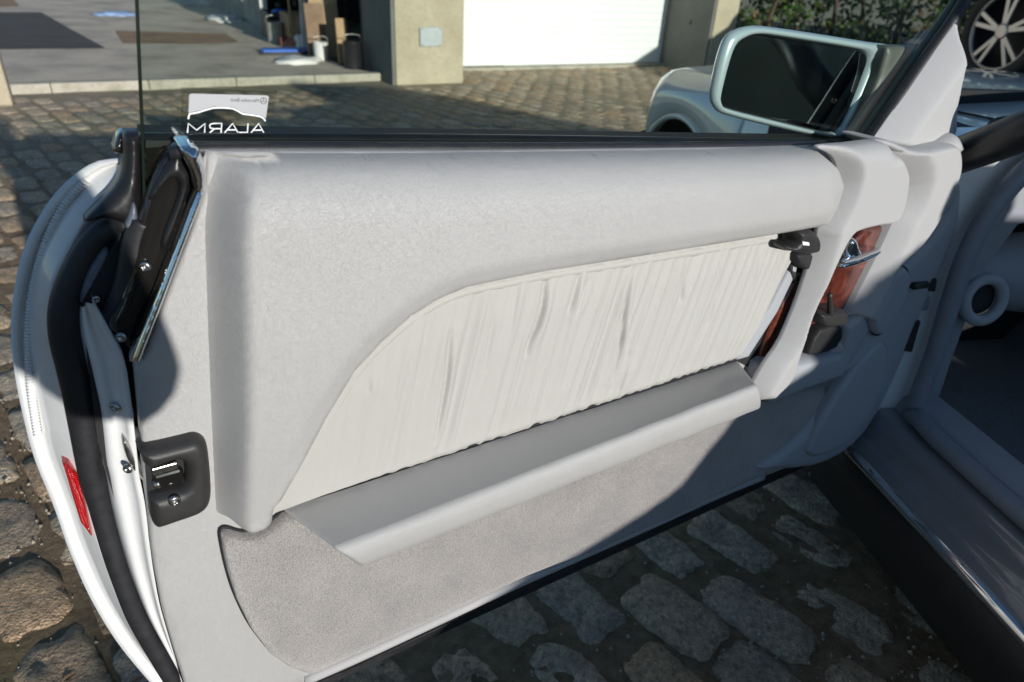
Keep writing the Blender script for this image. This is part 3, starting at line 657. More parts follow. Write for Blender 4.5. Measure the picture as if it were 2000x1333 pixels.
M['rockm'] = concrete('grey_boulder', (.30, .29, .26), (.16, .15, .12), 7)
rock(GZ(1378, 132)+Z*.12, (.22, .18, .20), 1.7, 'rounded grey garden stone at the foot of the hedge by the pillar')

gw = empty('shade_wall', (4.0, -.5, 0), 'unseen wall added beyond the car, its sloping top shaped to shade the paving', 'wall')
wq = [(-.80, 1.92), (-.5, 1.87), (0, 1.80), (.36, 1.65), (.6, 1.45), (1.6, .9), (3.2, .9)]; wb = np.array([4.04, -.47, 0]); wd_, wl_ = np.array([.8, .6, 0]), np.array([-.6, .8, 0])  # added out of view; top line follows the shadow edge wanted on the paving
n_ = len(wq); V = [wb+wd_*q+wl_*o+Z*h for o in (-.1, .1) for q, z_ in wq for h in (0, z_)]; F = []
for i in range(n_-1):
    for o in (0, 2*n_): F.append((o+2*i, o+2*i+2, o+2*i+3, o+2*i+1))
    F.append((2*i+1, 2*i+3, 2*n_+2*i+3, 2*n_+2*i+1))
F += [(0, 1, 2*n_+1, 2*n_), (2*n_-2, 2*n_-1, 4*n_-1, 4*n_-2)]
fixn(link('wall', V, F, M['render'], gw, smooth=False))
for i in range(n_-1):
    (q0, z0), (q1, z1) = wq[i], wq[i+1]; p0, p1 = wb+wd_*q0+Z*(z0+.025), wb+wd_*q1+Z*(z1+.025)
    boxp('shade_wall_cap', (p0+p1)/2, (p1-p0)/2*.995, wl_*.14, Z*.02, M['kerb'], gw, .006)

# ================================================================ dark car parked on the terrace
def wheel(parent, c, ax, fw, R, mt, mr, spokes=5, name='wheel', split=.16):
    """wheel at c; ax = outward axle direction, fw = horizontal direction"""
    c = np.array(c, float); S = 48
    def ring(pr, nm, mat, par):
        V = []; F = []
        for r, h in pr:
            for k in range(S): th = 2*math.pi*k/S; V.append(c+ax*h+r*(fw*math.cos(th)+Z*math.sin(th)))
        for l in range(len(pr)-1):
            for k in range(S): F.append((l*S+k, l*S+(k+1) % S, (l+1)*S+(k+1) % S, (l+1)*S+k))
        return fixn(link(nm, V, F, mat, par))
    t = ring([(R*.72, -.16), (R*.95, -.17), (R, -.13), (R, -.01), (R*.96, .03), (R*.86, .045), (R*.73, .03), (R*.70, .0), (R*.70, -.16)], name, mt, parent)
    ring([(R*.73, .028), (R*.70, .02), (R*.66, -.03), (R*.64, -.12), (R*.2, -.13), (.001, -.13)], 'barrel', M['dark'], t)
    ring([(R*.735, .026), (R*.735, .034), (R*.70, .036), (R*.685, .015)], 'rim', mr, t)
    for k in range(spokes):
        for s in (-1, 1):
            th = 2*math.pi*k/spokes+.35; rd = lambda a: fw*math.cos(a)+Z*math.sin(a)
            p0 = c+rd(th+s*.10)*R*.14+ax*.02; p1 = c+rd(th+s*split)*R*.70+ax*.018; dr = (p1-p0)/2; sd = np.cross(dr/np.linalg.norm(dr), ax)
            boxp('spoke', (p0+p1)/2, dr, sd*R*.045, ax*.012, mr, t, .004)
    disc('hub_cap', c+ax*.01, ax, R*.16, .03, mr, t, 20)
    return t
M['tyre'] = plain('tyre_rubber', (.02, .02, .02), .8, var=.2); M['alloy'] = plain('grey_alloy', (.38, .36, .32), .35, metal=.6)
M['darkpaint'] = plain('dark_grey_car_paint', (.10, .095, .09), .3, coat=1.0, var=.03)
M['carglass'] = plain('dark_car_glass', (.012, .014, .016), .05, coat=.5)
r_ = ray(1962, 62); kk = 7.8/math.hypot(r_[0], r_[1]); WC = CAM+r_*kk
vaz = math.atan2(WC[0], WC[1])+math.radians(42); px_ = np.array([math.cos(vaz), -math.sin(vaz), 0]); pn_ = np.array([-math.sin(vaz), -math.cos(vaz), 0])   # along the side, and outwards to us
CSC = 1.3; PR = .43; gz = WC[2]-PR
pcar = empty('parked_car', (*(WC+px_*1.7-pn_*1.0)[:2], gz), 'dark grey parked car with multi-spoke alloy wheel behind the windscreen pillar', 'car')
def shell(name, xs, zl, prof, place, mat, parent):
    """lofted body: prof(x) -> list of (y, z) starting at the lower side edge"""
    V = []; F = []; n = None
    for x in xs:
        P = prof(x, zl(x)); n = len(P); V += [place(x, y, z) for y, z in P]
    for i in range(len(xs)-1):
        for q in range(n-1): F.append((i*n+q, i*n+q+1, (i+1)*n+q+1, (i+1)*n+q))
    return fixn(link(name, V, F, mat, parent))
def arch(x, cs, zc, R, zmin):
    z = zmin
    for c_ in cs:
        if abs(x-c_) < R: z = max(z, zc+math.sqrt(R*R-(x-c_)**2))
    return z
def xs_arch(x0, x1, cs, R, n=40):
    s = set(np.linspace(x0, x1, n).round(5))
    for c_ in cs:
        for a in np.linspace(0, math.pi, 33): s.add(round(c_+R*.99999*math.cos(a), 5))
        s.add(round(c_-R-.0002, 5)); s.add(round(c_+R+.0002, 5))
    return sorted(x for x in s if x0 <= x <= x1)
def ptop(x): return float(np.interp(x, [-.62, -.5, .0, .55, 1.1, 1.75, 2.4, 3.3], [.50, .58, .712, .72, .73, .74, .73, .68]))
def pprof(x, zl_):
    e = .22*max(0, (-.30-x)/.32)**2*.6; zt = ptop(x); sh = min(zt-.02, .76)
    return [(.02+e, zl_), (0+e, min(max(.5, zl_+.02), sh-.2) if zl_ < .5 else zl_+.01), (.0+e, sh-.12), (.03+e, sh-.02), (.07+e, sh), (.28+e, zt), (.85, zt+.01), (1.42-e, zt), (1.66-e, sh), (1.72-e, .5), (1.7-e, .2)]
shell('body', xs_arch(-.62, 3.3, [0, 2.6], .375), lambda x: arch(x, [0, 2.6], PR/CSC, .375, .2), pprof, lambda x, y, z: np.array([*(WC+px_*x*CSC-pn_*y*CSC)[:2], gz+z*CSC])+pn_*.03, M['darkpaint'], pcar)
wheel(pcar, WC, pn_, px_, PR, M['tyre'], M['alloy'], 5); wheel(pcar, WC+px_*2.6*CSC, pn_, px_, PR, M['tyre'], M['alloy'], 5)
boxp('wheel_well', WC-pn_*.30+px_*1.35*CSC+Z*.0, px_*1.75*CSC, pn_*.06, Z*.42, M['dark'], pcar)

# ================================================================ the white convertible
car = empty('white_convertible', K(0, .9, 0), 'white convertible seen beside its wide open driver door', 'car')
def ztop(d): return .878-.052*d if d < 1.36 else .807-.08*(d-1.36)-.17*((d-1.36)/.30)**2.2
def rsd(d): return 0.0+.016*math.sin(d*2.2)+(.30*((d-1.32)/.36)**2.3 if d > 1.32 else 0)
def cprof(d, zl_):
    r0 = rsd(d); zt = ztop(d); zz = max(zl_, .20); a = [zz+(zt-.03-zz)*k for k in (0, .02, .25, .5, .75)]
    return [(r0+.03, a[0]), (r0+.008, a[1]), (r0+.0, a[2]), (r0-.004, a[3]), (r0+.006, a[4]), (r0+.03, zt-.035), (r0+.06, zt-.012), (r0+.11, zt), (r0+.20, zt+.008), (r0+.32, zt+.012), (.6, zt+.03), (.9, zt+.04), (1.3, zt+.028), (1.6-r0*.5, zt), (1.76-r0, zt-.05), (1.8-r0, .5), (1.78-r0, .2)]
CARCH, CAR_R, CAR_Z = 1.12, .36, .325
body = shell('body', xs_arch(.02, 1.66, [CARCH], CAR_R, 50), lambda d: arch(d, [CARCH], CAR_Z, CAR_R, .2), cprof, K, M['paint'], car)
# lip of the wheel arch, liner and wheel
tube('arch_lip', [K(CARCH+CAR_R*math.cos(a), rsd(CARCH+CAR_R*math.cos(a))+.012, CAR_Z+CAR_R*math.sin(a)) for a in np.linspace(0, math.pi, 25)], .010, M['paint'], body, n=60, seg=8)
V = []; F = []
for i, a in enumerate(np.linspace(-.3, math.pi+.3, 30)):
    for r in (.02, .28, .5): V.append(K(CARCH+(CAR_R+.01)*math.cos(a), r+.03, CAR_Z+(CAR_R+.01)*math.sin(a)))
for i in range(29):
    for q in range(2): F.append((i*3+q, i*3+q+1, i*3+q+4, i*3+q+3))
link('wheel_liner', V, F, M['dark'], body); boxp('liner_wall', K(CARCH, .54, .45), KF*.42, KR*.01, Z*.3, M['dark'], body)
wheel(car, K(CARCH, .07, .315), -KR, KF, .315, M['tyre'], M['alloy'], 8, split=.02)
# front bumper wrapping the corner, lamp lens and trim line
def bumpline(z, o): return np.array([K(d, rsd(d)-o, z) for d in np.linspace(1.49, 1.655, 10)]+[K(1.70, .45, z), K(1.745, .7, z), K(1.75, .9, z), K(1.745, 1.1, z), K(1.70, 1.35, z), K(1.62, 1.55, z)])
BL = [resample(catmull(bumpline(z, o), 6), 60) for z, o in ((.24, -.01), (.30, .02), (.44, .032), (.54, .034), (.565, .026), (.575, -.01))]
loft('front_bumper', BL, M['paint'], car)
LL = [resample(catmull(np.array([K(d, rsd(d)-o, z-.03*(d-1.45)) for d in np.linspace(1.46, 1.64, 8)]), 4), 24) for z, o in ((.60, -.004), (.605, .006), (.655, .008), (.66, -.004))]
loft('indicator_lens', LL, plain('smoked_lamp_lens', (.30, .27, .24), .15, coat=1.0), body)
# bonnet shut line and wiper cowl
tube('bonnet_gap', [K(d, .235+rsd(d)*.6, ztop(d)+.012) for d in np.linspace(.05, 1.4, 10)], .0028, M['dark'], body, n=40, seg=6)
cw = [K(.02, .10, .885), K(.06, .5, .93), K(.07, .9, .94), K(.06, 1.3, .93)]
tube('wiper_cowl', cw, .03, M['rubber'], car, n=30)
tube('wiper_arm', [K(.10, .28, .925), K(.13, .6, .955), K(.14, .95, .965)], .008, M['gloss'], car, n=16, seg=8)
# windscreen frame: two pillars, header, glass
def pillar(s):
    f = (lambda r: r) if s > 0 else (lambda r: 1.8-r)
    return [K(.10, f(.03), .80), K(-.05, f(.018), .885), K(-.15, f(.04), .955), K(-.24, f(.105), 1.03), K(-.42, f(.185), 1.135), K(-.66, f(.27), 1.225)]
for s in (1, -1):
    tube('windscreen_pillar', pillar(s), [.030, .030, .028, .028], M['rubber2'], car, n=40)
tube('header_rail', [pillar(1)[-1], K(-.71, .5, 1.245), K(-.73, .9, 1.255), K(-.71, 1.3, 1.245), pillar(-1)[-1]], .020, M['rubber2'], car, n=40)
gl = [resample(catmull(np.array(p), 6), 20) for p in (pillar(1), [K(.02, .5, .93), K(-.15, .5, 1.0), K(-.35, .5, 1.1), K(-.55, .5, 1.19), K(-.71, .5, 1.245)], [K(.03, .9, .94), K(-.15, .9, 1.01), K(-.35, .9, 1.11), K(-.55, .9, 1.2), K(-.73, .9, 1.255)], [K(.02, 1.3, .93), K(-.15, 1.3, 1.0), K(-.35, 1.3, 1.1), K(-.55, 1.3, 1.19), K(-.71, 1.3, 1.245)], pillar(-1))]
loft('windscreen', gl, glassmat('clear_windscreen', (.9, .93, .9), .03, .25), car)
# door aperture: painted post, grey seal, hinge parts
def kdpoly(px, d): return [KD(x, y, d) for x, y in px]
def prism(name, P, ext, mat, parent, b=0.0):
    n = len(P); V = list(P)+[p+ext for p in P]
    F = [tuple(range(n))[::-1], tuple(range(n, 2*n))]+[(i, (i+1) % n, n+(i+1) % n, n+i) for i in range(n)]
    o = fixn(link(name, V, F, mat, parent, smooth=False))
    if b: bev(o, b, 2)
    return o
post = prism('door_post', kdpoly([(1868, 330), (1905, 318), (2010, 262), (2040, 262), (2040, 330), (1945, 400), (1890, 500), (1852, 610), (1820, 710), (1782, 790), (1765, 845), (1690, 862), (1640, 872), (1600, 880), (1640, 700), (1720, 560), (1800, 430)], .0), KF*.03, M['jamb'], car, .004)
sp = [KD(x, y, -.03) for x, y in ((2060, 290), (1990, 345), (1930, 420), (1888, 500), (1855, 595), (1826, 690), (1797, 765), (1778, 812))]+[K(-.07, .085, .372), K(-.16, .075, .372), K(-.5, .075, .372), K(-1.2, .08, .372)]
tube('aperture_seal', sp, [.017, .017, .016, .015], M['seal_grey'], car, n=120)
M['postin'] = leather('grey_pillar_trim', (.30, .31, .33), rough=.55, grain=.0001, scale=900, wear=.02)
prism('pillar_trim', kdpoly([(1995, 352), (2060, 300), (2100, 420), (1990, 440), (1930, 520), (1895, 610), (1862, 700), (1835, 780), (1800, 825), (1792, 790), (1828, 715), (1860, 610), (1896, 510), (1938, 428)], .02), KF*.04, M['postin'], car, .006)
hb = prism('hinge', kdpoly([(1802, 540), (1832, 545), (1828, 572), (1798, 567)], -.015), KF*.03, M['blackp'], car, .003)
prism('hinge', kdpoly([(1775, 625), (1800, 628), (1782, 690), (1758, 686)], -.015), KF*.03, M['blackp'], car, .003)
tube('check_strap', [KD(1808, 556, -.02), KD(1785, 559, -.045)], .007, M['blackp'], car, n=6, seg=8)
prism('cable_bellows', kdpoly([(1790, 575), (1822, 580), (1815, 612), (1784, 606)], -.012), KF*.02, M['seal_grey'], car, .008)
# sill: black rocker, bright strip, painted step, trim
def along(name, prof, mat, d0=.07, d1=-1.3, bow=0.0, parent=None):
    ds = np.linspace(d0, d1, 24); L_ = [np.array([K(d, r, z) for d in ds]) for r, z in prof]; return loft(name, L_, mat, parent or car)
sill = along('rocker_panel', [(.05, .09), (.012, .115), (.0, .168), (-.004, .20), (.0, .250), (.012, .256)], M['blackp'])
along('sill_strip', [(-.002, .2565), (-.007, .262), (-.006, .272), (.004, .277), (.010, .276)], M['chrome'], d0=.05)
along('sill_step', [(.008, .272), (.016, .292), (.020, .297), (.032, .300), (.036, .325), (.045, .345), (.06, .352), (.085, .352)], plain('shaded_sill_paint', (.20, .205, .215), .22, coat=1.0, var=.08, vscale=12), d0=.03)  # white paint, its shade and dark reflections put into the colour
along('sill_trim', [(.088, .350), (.10, .378), (.12, .386), (.165, .384), (.185, .37), (.20, .30), (.215, .20)], M['postin'], d0=.02)
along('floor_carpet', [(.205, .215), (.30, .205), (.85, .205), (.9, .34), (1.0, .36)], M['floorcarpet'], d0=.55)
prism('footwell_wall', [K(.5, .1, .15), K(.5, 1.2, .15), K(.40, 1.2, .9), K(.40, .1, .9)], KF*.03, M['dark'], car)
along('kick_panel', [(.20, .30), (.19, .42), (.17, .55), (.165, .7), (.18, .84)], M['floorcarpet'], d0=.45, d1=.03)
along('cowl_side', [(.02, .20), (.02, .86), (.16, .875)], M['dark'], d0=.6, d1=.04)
# lower dashboard roll with the round switch, upper dashboard, steering wheel
dr_ = [K(.10, .165, .60), K(.10, .22, .60), K(.10, .5, .60), K(.09, .8, .61), K(.09, 1.1, .62)]
tube('dashboard', dr_, [.062, .085, .09, .09, .09], M['postin'], car, n=30, seg=24)
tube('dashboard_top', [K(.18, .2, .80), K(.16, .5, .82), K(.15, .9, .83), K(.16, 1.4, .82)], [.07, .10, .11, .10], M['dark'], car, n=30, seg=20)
kc = KD(1921, 586, .008)
def torus(name, c, nrm, R, r, mat, parent, S=40, s=12):
    c = np.array(c, float); nrm = np.array(nrm, float)/np.linalg.norm(nrm); a = np.cross(nrm, Z); a /= np.linalg.norm(a); b = np.cross(nrm, a); V = []; F = []
    for i in range(S):
        th = 2*math.pi*i/S; rd = a*math.cos(th)+b*math.sin(th)
        for j in range(s): ph = 2*math.pi*j/s; V.append(c+rd*(R+r*math.cos(ph))+nrm*r*math.sin(ph))
    for i in range(S):
        for j in range(s): F.append((i*s+j, ((i+1) % S)*s+j, ((i+1) % S)*s+(j+1) % s, i*s+(j+1) % s))
    return fixn(link(name, V, F, mat, parent))
torus('switch_bezel', kc, -KF+Z*.25, .040, .011, M['trimlow'], car); disc('switch_knob', kc+KF*.012, -KF+Z*.25, .032, .004, M['dark'], car, 28)
sw = K(-.18, .42, .86); torus('steering_wheel', sw, -KF*.9+Z*.45, .19, .016, M['blackp'], car, 48, 10)
for a in (0, 2.2, 4.1):
    n_ = (-KF*.9+Z*.45); n_ /= np.linalg.norm(n_); x_ = np.cross(n_, Z); x_ /= np.linalg.norm(x_); y_ = np.cross(n_, x_)
    tube('wheel_spoke', [sw, sw+(x_*math.cos(a)+y_*math.sin(a))*.185], .014, M['blackp'], car, n=6, seg=8)
# driver seat and the low rear tub
M['seat'] = leather('grey_seat_leather', (.46, .45, .44))
def seatpad(name, sec, mat):      # sec: list of cross rings in K coordinates
    L_ = [resample(catmull(np.array([K(*p) for p in s_]), 6, True), 40, True) for s_ in sec]; n = 40; V = np.vstack(L_); F = []
    for i in range(len(L_)-1):
        for q in range(n): F.append((i*n+q, i*n+(q+1) % n, (i+1)*n+(q+1) % n, (i+1)*n+q))
    F.append(tuple(range(n))[::-1]); F.append(tuple((len(L_)-1)*n+q for q in range(n))); return fixn(link(name, V, F, mat, car))
SEATC = .62
def ringz(s, z, hw, th): return [(-s, SEATC-hw, z), (-s+th, SEATC-hw*.8, z), (-s+th*.8, SEATC, z), (-s+th, SEATC+hw*.8, z), (-s, SEATC+hw, z), (-s-th*.6, SEATC, z)]
seatpad('seat_back', [ringz(1.02, .38, .26, .10), ringz(1.08, .55, .25, .10), ringz(1.14, .70, .22, .09), ringz(1.2, .84, .15, .08), ringz(1.23, .93, .10, .06), ringz(1.25, 1.0, .08, .05)], M['seat'])
seatpad('headrest', [[(-s_, .68-hw_, z_), (-s_+.05, .68, z_), (-s_, .68+hw_, z_), (-s_-.05, .68, z_)] for s_, z_, hw_ in ((1.24, .985, .06), (1.24, 1.0, .11), (1.25, 1.06, .13), (1.255, 1.11, .12), (1.26, 1.13, .06))], M['seat'])
seatpad('seat_cushion', [[(-.50, SEATC-.24, .40), (-.50, SEATC, .46), (-.50, SEATC+.24, .40), (-.50, SEATC, .30)], [(-.60, SEATC-.26, .44), (-.60, SEATC, .47), (-.60, SEATC+.26, .44), (-.60, SEATC, .28)], [(-1.0, SEATC-.26, .42), (-1.0, SEATC, .42), (-1.0, SEATC+.26, .42), (-1.0, SEATC, .26)]], M['seat'])

# unseen rear tub and deck, black and shaped to cast shade on the door
def deck(s_, k):
    c_ = [(.02, .25), (-.03, .42), (-.02, .60), (.0, .735), (.11, .782), (.33, .842), (.42, .872), (.53, .94), (.575, 1.015), (.64, 1.052), (.75, 1.088), (.81, 1.14), (.85, 1.235), (.95, 1.29), (1.3, 1.30), (1.6, 1.1), (1.8, .8), (1.82, .3)]
    return np.array([K(-s_, .9+(r-.9)*(1-.06*k), .165+(z-.25)*(1-k*.35)) for r, z in c_])
loft('rear_shade_deck', [resample(catmull(deck(*q), 5), 70) for q in ((1.98, .6), (2.0, .05), (2.03, 0), (2.2, .12), (2.4, .35), (2.5, .8))], plain('black_shade_deck', (.02, .02, .022), .85, var=.2), car)
prism('rear_bulkhead', list(resample(catmull(deck(2.06, .012), 5), 60)), KF*-.03, M['dark'], car)
along('rear_side', [(.06, .15), (.0, .2), (-.01, .4), (.0, .585), (.03, .60), (.3, .60), (1.7, .60)], M['paint'], d0=-1.28, d1=-2.02)

# ================================================================ the open door: painted shell, then everything on it
L0 = [(238, 309, -.075), (190, 315, -.085), (150, 338, -.095), (110, 375, -.105), (75, 425, -.112), (45, 490, -.118), (27, 570, -.122), (21, 640, -.125), (27, 720, -.125), (42, 800, -.125), (65, 890, -.125), (95, 965, -.125), (104, 988, -.127), (113, 1012, -.123), (137, 1080, -.12), (180, 1175, -.115), (240, 1270, -.11), (330, 1375, -.105)]
L1 = [(239, 318, -.072), (203, 327, -.082), (163, 352, -.091), (124, 394, -.101), (92, 442, -.108), (64, 502, -.114), (46, 577, -.118), (40, 642, -.121), (45, 722, -.121), (60, 802, -.121), (82, 887, -.121), (110, 957, -.121), (121, 987, -.123), (130, 1012, -.119), (153, 1077, -.116), (196, 1168, -.111), (256, 1263, -.106), (345, 1375, -.10)]
L2 = [(242, 330, -.060), (232, 352, -.066), (205, 385, -.072), (172, 425, -.077), (135, 490, -.08), (107, 549, -.08), (99, 600, -.08), (105, 657, -.08), (116, 705, -.08), (127, 748, -.08), (148, 853, -.08), (160, 925, -.08), (175, 982, -.08), (186, 1022, -.08), (197, 1062, -.078), (219, 1125, -.076), (247, 1202, -.073), (290, 1279, -.07), (372, 1375, -.066)]
def offl(A, Bl, f, dw=0.0):
    n = 80; a = pline(A, n); b = pline(Bl, n); return a*(1-f)+b*f+DN*dw
a0, a1, a2 = pline(L0, 80), pline(L1, 80), pline(L2, 80)
skin = []                                          # outer skin swept to the hinge edge
for s_, q in ((0, 0), (.02, -.006), (.15, -.03), (.45, -.045), (.8, -.04), (1.12, -.02), (1.22, 0)):
    l = a0+DU*s_+DN*q; l = l.copy(); l[:, 2] -= (l[:, 2]-.24)/.70*(.012*min(1, s_*8)+.066*s_); l[:, 2] = np.maximum(l[:, 2], .225); skin.append(l)
lines = skin[::-1]+[a0, offl(L0, L1, .4, .004), offl(L0, L1, .75, .003), a1, offl(L1, L2, .12, -.008), offl(L1, L2, .28, -.004), offl(L1, L2, .5, .0), offl(L1, L2, .85, .0), a2, a2+DU*.012-DN*.01]
door = loft('car_door', lines, M['jamb'], car); fixn(door)
door['label'] = 'wide open driver door with grey leather panel and wood trim'
bottom = [UV(600, 1331, 0), UV(1020, 1140, 0), UV(1480, 937, 0)]
boxp('door_underside', W(.48, .235, -.065), DU*.58, DN*.055, Z*.012, M['rubber'], door, .006)
# inner jamb strip
J3 = [(156, 596, -.055), (155, 620, -.055), (158, 657, -.055), (172, 724, -.055), (189, 801, -.055), (200, 899, -.055), (207, 926, -.055), (217, 982, -.055), (235, 1055, -.055), (259, 1132, -.052), (291, 1209, -.05), (336, 1286, -.048), (376, 1350, -.046)]
J4 = [(181, 592, -.018), (190, 612, -.018), (213, 650, -.016), (241, 699, -.015), (251, 748, -.015), (258, 801, -.015), (266, 874, -.015), (272, 930, -.015), (283, 985, -.015), (292, 1062, -.015), (300, 1118, -.015), (314, 1192, -.015), (332, 1258, -.015), (360, 1350, -.015)]
j3, j4 = pline(J3, 70), pline(J4, 70)
js = [j3-DN*.02, j3, j3*.85+j4*.15+DN*.006, j3*.62+j4*.38+DN*.004, j3*.5+j4*.5-DN*.003, j3*.2+j4*.8, j4+DN*.002, j4-DN*.02]
fixn(loft('inner_jamb', js, M['jamb'], door))
# dark gap filler behind the trim edge, dark base under the seals
plate('jamb_base', uvpoly([(250, 430), (320, 300), (420, 300), (420, 1400), (380, 1380), (300, 1200), (230, 1000), (190, 860), (170, 700), (160, 590)], -.045), -.075, -.045, M['dark'], door)
# ribbed seam sealer bead on the outer flange
sb = pline([(172, 351, -.088), (132, 394, -.098), (98, 455, -.106), (74, 530, -.112), (60, 600, -.116), (56, 680, -.117), (62, 770, -.117), (74, 850, -.117)], 330)
V = []; F = []; S = 8
for i in range(len(sb)):
    t = sb[min(i+1, len(sb)-1)]-sb[max(i-1, 0)]; t /= np.linalg.norm(t); a = np.cross(t, DN); a /= np.linalg.norm(a); b = np.cross(a, t)
    rr = .0030+.0007*math.sin(i*2*math.pi/4)
    for k in range(S): th = 2*math.pi*k/S; V.append(sb[i]+rr*(a*math.cos(th)*1.2+b*math.sin(th)*.8))
for i in range(len(sb)-1):
    for k in range(S): F.append((i*S+k, i*S+(k+1) % S, (i+1)*S+(k+1) % S, (i+1)*S+k))
link('seam_bead', V, F, M['jamb'], door)
# main weatherstrip, its short upper branch
tube('weatherstrip', [D(*p) for p in ((262, 440, -.045), (235, 440, -.055), (195, 462, -.06), (157, 520, -.062), (130, 590, -.062), (128, 650, -.062), (143, 720, -.062), (160, 800, -.062), (174, 890, -.062), (182, 935, -.062), (196, 985, -.062), (215, 1058, -.06), (238, 1128, -.058), (268, 1205, -.056), (312, 1283, -.054), (362, 1365, -.05))], [.010, .0125, .0135, .0135, .012, .0105, .0105, .0105, .0105, .0105], M['rubber'], door, n=140, seg=18)
tube('weatherstrip_branch', [D(*p) for p in ((282, 432, -.030), (270, 465, -.032), (262, 515, -.034), (250, 565, -.036), (228, 615, -.04), (196, 645, -.05))], [.010, .012, .012, .0125, .012], M['rubber'], door, n=60, seg=18)
gp_ = padded('jamb_bracket', uvpoly([(206, 487), (214, 500), (208, 545), (203, 592), (176, 592), (157, 597), (163, 560), (180, 520)], -.045, 4), -.05, .005, .006, plain('dull_grey_bracket', (.10, .115, .14), .45, var=.35, vscale=90, bmp=.0005, bscale=120), door, step=.006, res=.003)
screw(W(*UV(189, 585, -.043), -.043), DN, .0036, door)
# black corner bracket at the rear of the belt line
padded('corner_bracket', uvpoly([(244, 266), (262, 262), (276, 263), (279, 300), (281, 360), (281, 395), (274, 425), (262, 453), (240, 441), (205, 432), (163, 440), (190, 408), (218, 378), (236, 346), (243, 305)], -.035, 4), -.045, .014, .012, M['rubber2'], door, step=.006, res=.003)
padded('corner_tab', uvpoly([(247, 262), (233, 268), (225, 284), (222, 302), (232, 306), (242, 304), (244, 285)], -.05, 4), -.062, .012, .01, M['gloss'], door, step=.005, res=.0025)
padded('corner_clip', uvpoly([(262, 400), (270, 420), (268, 448), (256, 458), (245, 445), (252, 425)], -.025, 4), -.032, .006, .006, plain('bluish_clip', (.12, .14, .17), .35, var=.3, vscale=80), door, step=.004, res=.002)
# gloss black quarter trim
padded('quarter_trim', uvpoly([(356, 292), (374, 330), (386, 372), (345, 500), (300, 620), (268, 700), (256, 700), (236, 672), (214, 648), (236, 600), (256, 540), (268, 470), (285, 400), (310, 330), (335, 300)], -.012, 3), -.03, .010, .006, M['gloss'], door, step=.008, res=.004)
padded('quarter_ridge', uvpoly([(333, 322), (352, 305), (366, 330), (376, 370), (330, 490), (318, 480), (352, 385), (346, 355), (322, 372), (300, 400), (296, 392)], -.006, 3), -.02, .009, .010, M['rubber2'], door, step=.006, res=.003)
screw(W(*UV(284, 521, -.018), -.018), DN-DU*.4, .0048, door); screw(W(*UV(237, 659, -.018), -.018), DN-DU*.4, .0048, door)
screw(W(*UV(225, 796, -.03), -.03), DN-DU*.9, .0050, door)
padded('chrome_end_cap', uvpoly([(352, 291), (360, 287), (376, 286), (388, 290), (397, 310), (404, 335), (403, 358), (397, 376), (385, 378), (377, 345), (364, 318)], .006, 5), .0, .017, .014, M['chrome'], door, step=.003, res=.002, skirt=.03)
padded('chrome_strip', uvpoly([(384, 374), (398, 370), (397, 385), (360, 480), (315, 600), (280, 692), (272, 706), (258, 706), (257, 698), (300, 590), (345, 475)], .002, 3), .0, .008, .0045, M['chrome'], door, step=.004, res=.003)

# leather door card: edge strip under everything
cardpx = [(405, 297), (400, 372), (375, 450), (330, 570), (283, 697), (272, 709), (262, 711), (268, 780), (277, 868), (280, 930), (290, 1010), (294, 1062), (302, 1118), (316, 1192), (335, 1258), (362, 1345), (420, 1420), (480, 1400), (600, 1331), (820, 1231), (1020, 1140), (1250, 1040), (1480, 937), (1560, 905), (1620, 700), (1700, 560), (1760, 420), (1780, 300), (1600, 288), (900, 297)]
padded('door_card', uvpoly(cardpx, 0.0), -.004, .006, .006, M['leather'], door, step=.02, res=.008, skirt=.02)
# upper roll: full width of the panel, thick, bending down at the latch end
ins_top = [(549, 990), (575, 945), (600, 900), (650, 803), (700, 720), (750, 666), (800, 622), (850, 590), (905, 567), (975, 552), (1050, 537), (1170, 518), (1300, 497), (1430, 476), (1555, 455)]
roll = [(396, 372), (390, 440), (392, 520), (396, 620), (400, 720), (404, 820), (408, 920), (412, 1006), (420, 1026), (455, 1037), (490, 1038), (520, 1026), (540, 1008)]
rollpx = [(403, 297)]+roll+ins_top+[(1590, 449), (1608, 440), (1628, 405), (1644, 358), (1640, 322), (1628, 303), (1606, 289), (1400, 290), (1100, 294), (800, 297), (550, 297)]
wr_ = [-.002]+[.002]*8+[.012]+[.030]*4+[.040]*len(ins_top)+[.040]*6+[.01]+[-.004]*4; wr_ += [-.004]*(len(rollpx)-len(wr_))
pw = np.array([UV(x, y, q) for (x, y), q in zip(rollpx, wr_)])
n1_, n2_ = 1+9, 1+len(roll); n3_ = n2_+len(ins_top); n4_ = n3_+7
left_ = catmull(np.array([(pw[0][0]-.001, pw[0][1]+.06)]+[tuple(p) for p in pw[0:n1_]]+[(pw[n1_-1][0], pw[n1_-1][1]-.05)]), 5)
rgroups = [(left_, .030, .92), (pw[n1_-1:n2_+1], .014, 0), (pw[n2_-1:n3_+1], .011, 0), (pw[n3_-1:n4_], .009, 0), (np.vstack([pw[n4_-1:], [[-.2, pw[0][1]+.006]]]), .062, -3.0)]
def rollx(Q, e):
    # the roll is fullest under the belt, flattening towards the insert; slight waviness of the stretched hide
    f = np.array([mnoise.noise(Vector((q[0]*9, q[1]*9, 1.0)))*.0011+mnoise.noise(Vector((q[0]*3.5, q[1]*3.5, 4.0)))*.0016 for q in Q])
    bow = .011*np.sin(np.pi*np.clip((Q[:, 1]-.52)/.42, 0, 1))+.004*np.sin(np.pi*np.clip((Q[:, 0]+.04)/.85, 0, 1))
    return (f+bow-.011*np.clip((.80-Q[:, 1])/.24, 0, 1)*np.clip((.25-Q[:, 0])/.2, 0, 1))*np.clip(e/.03, 0, 1)
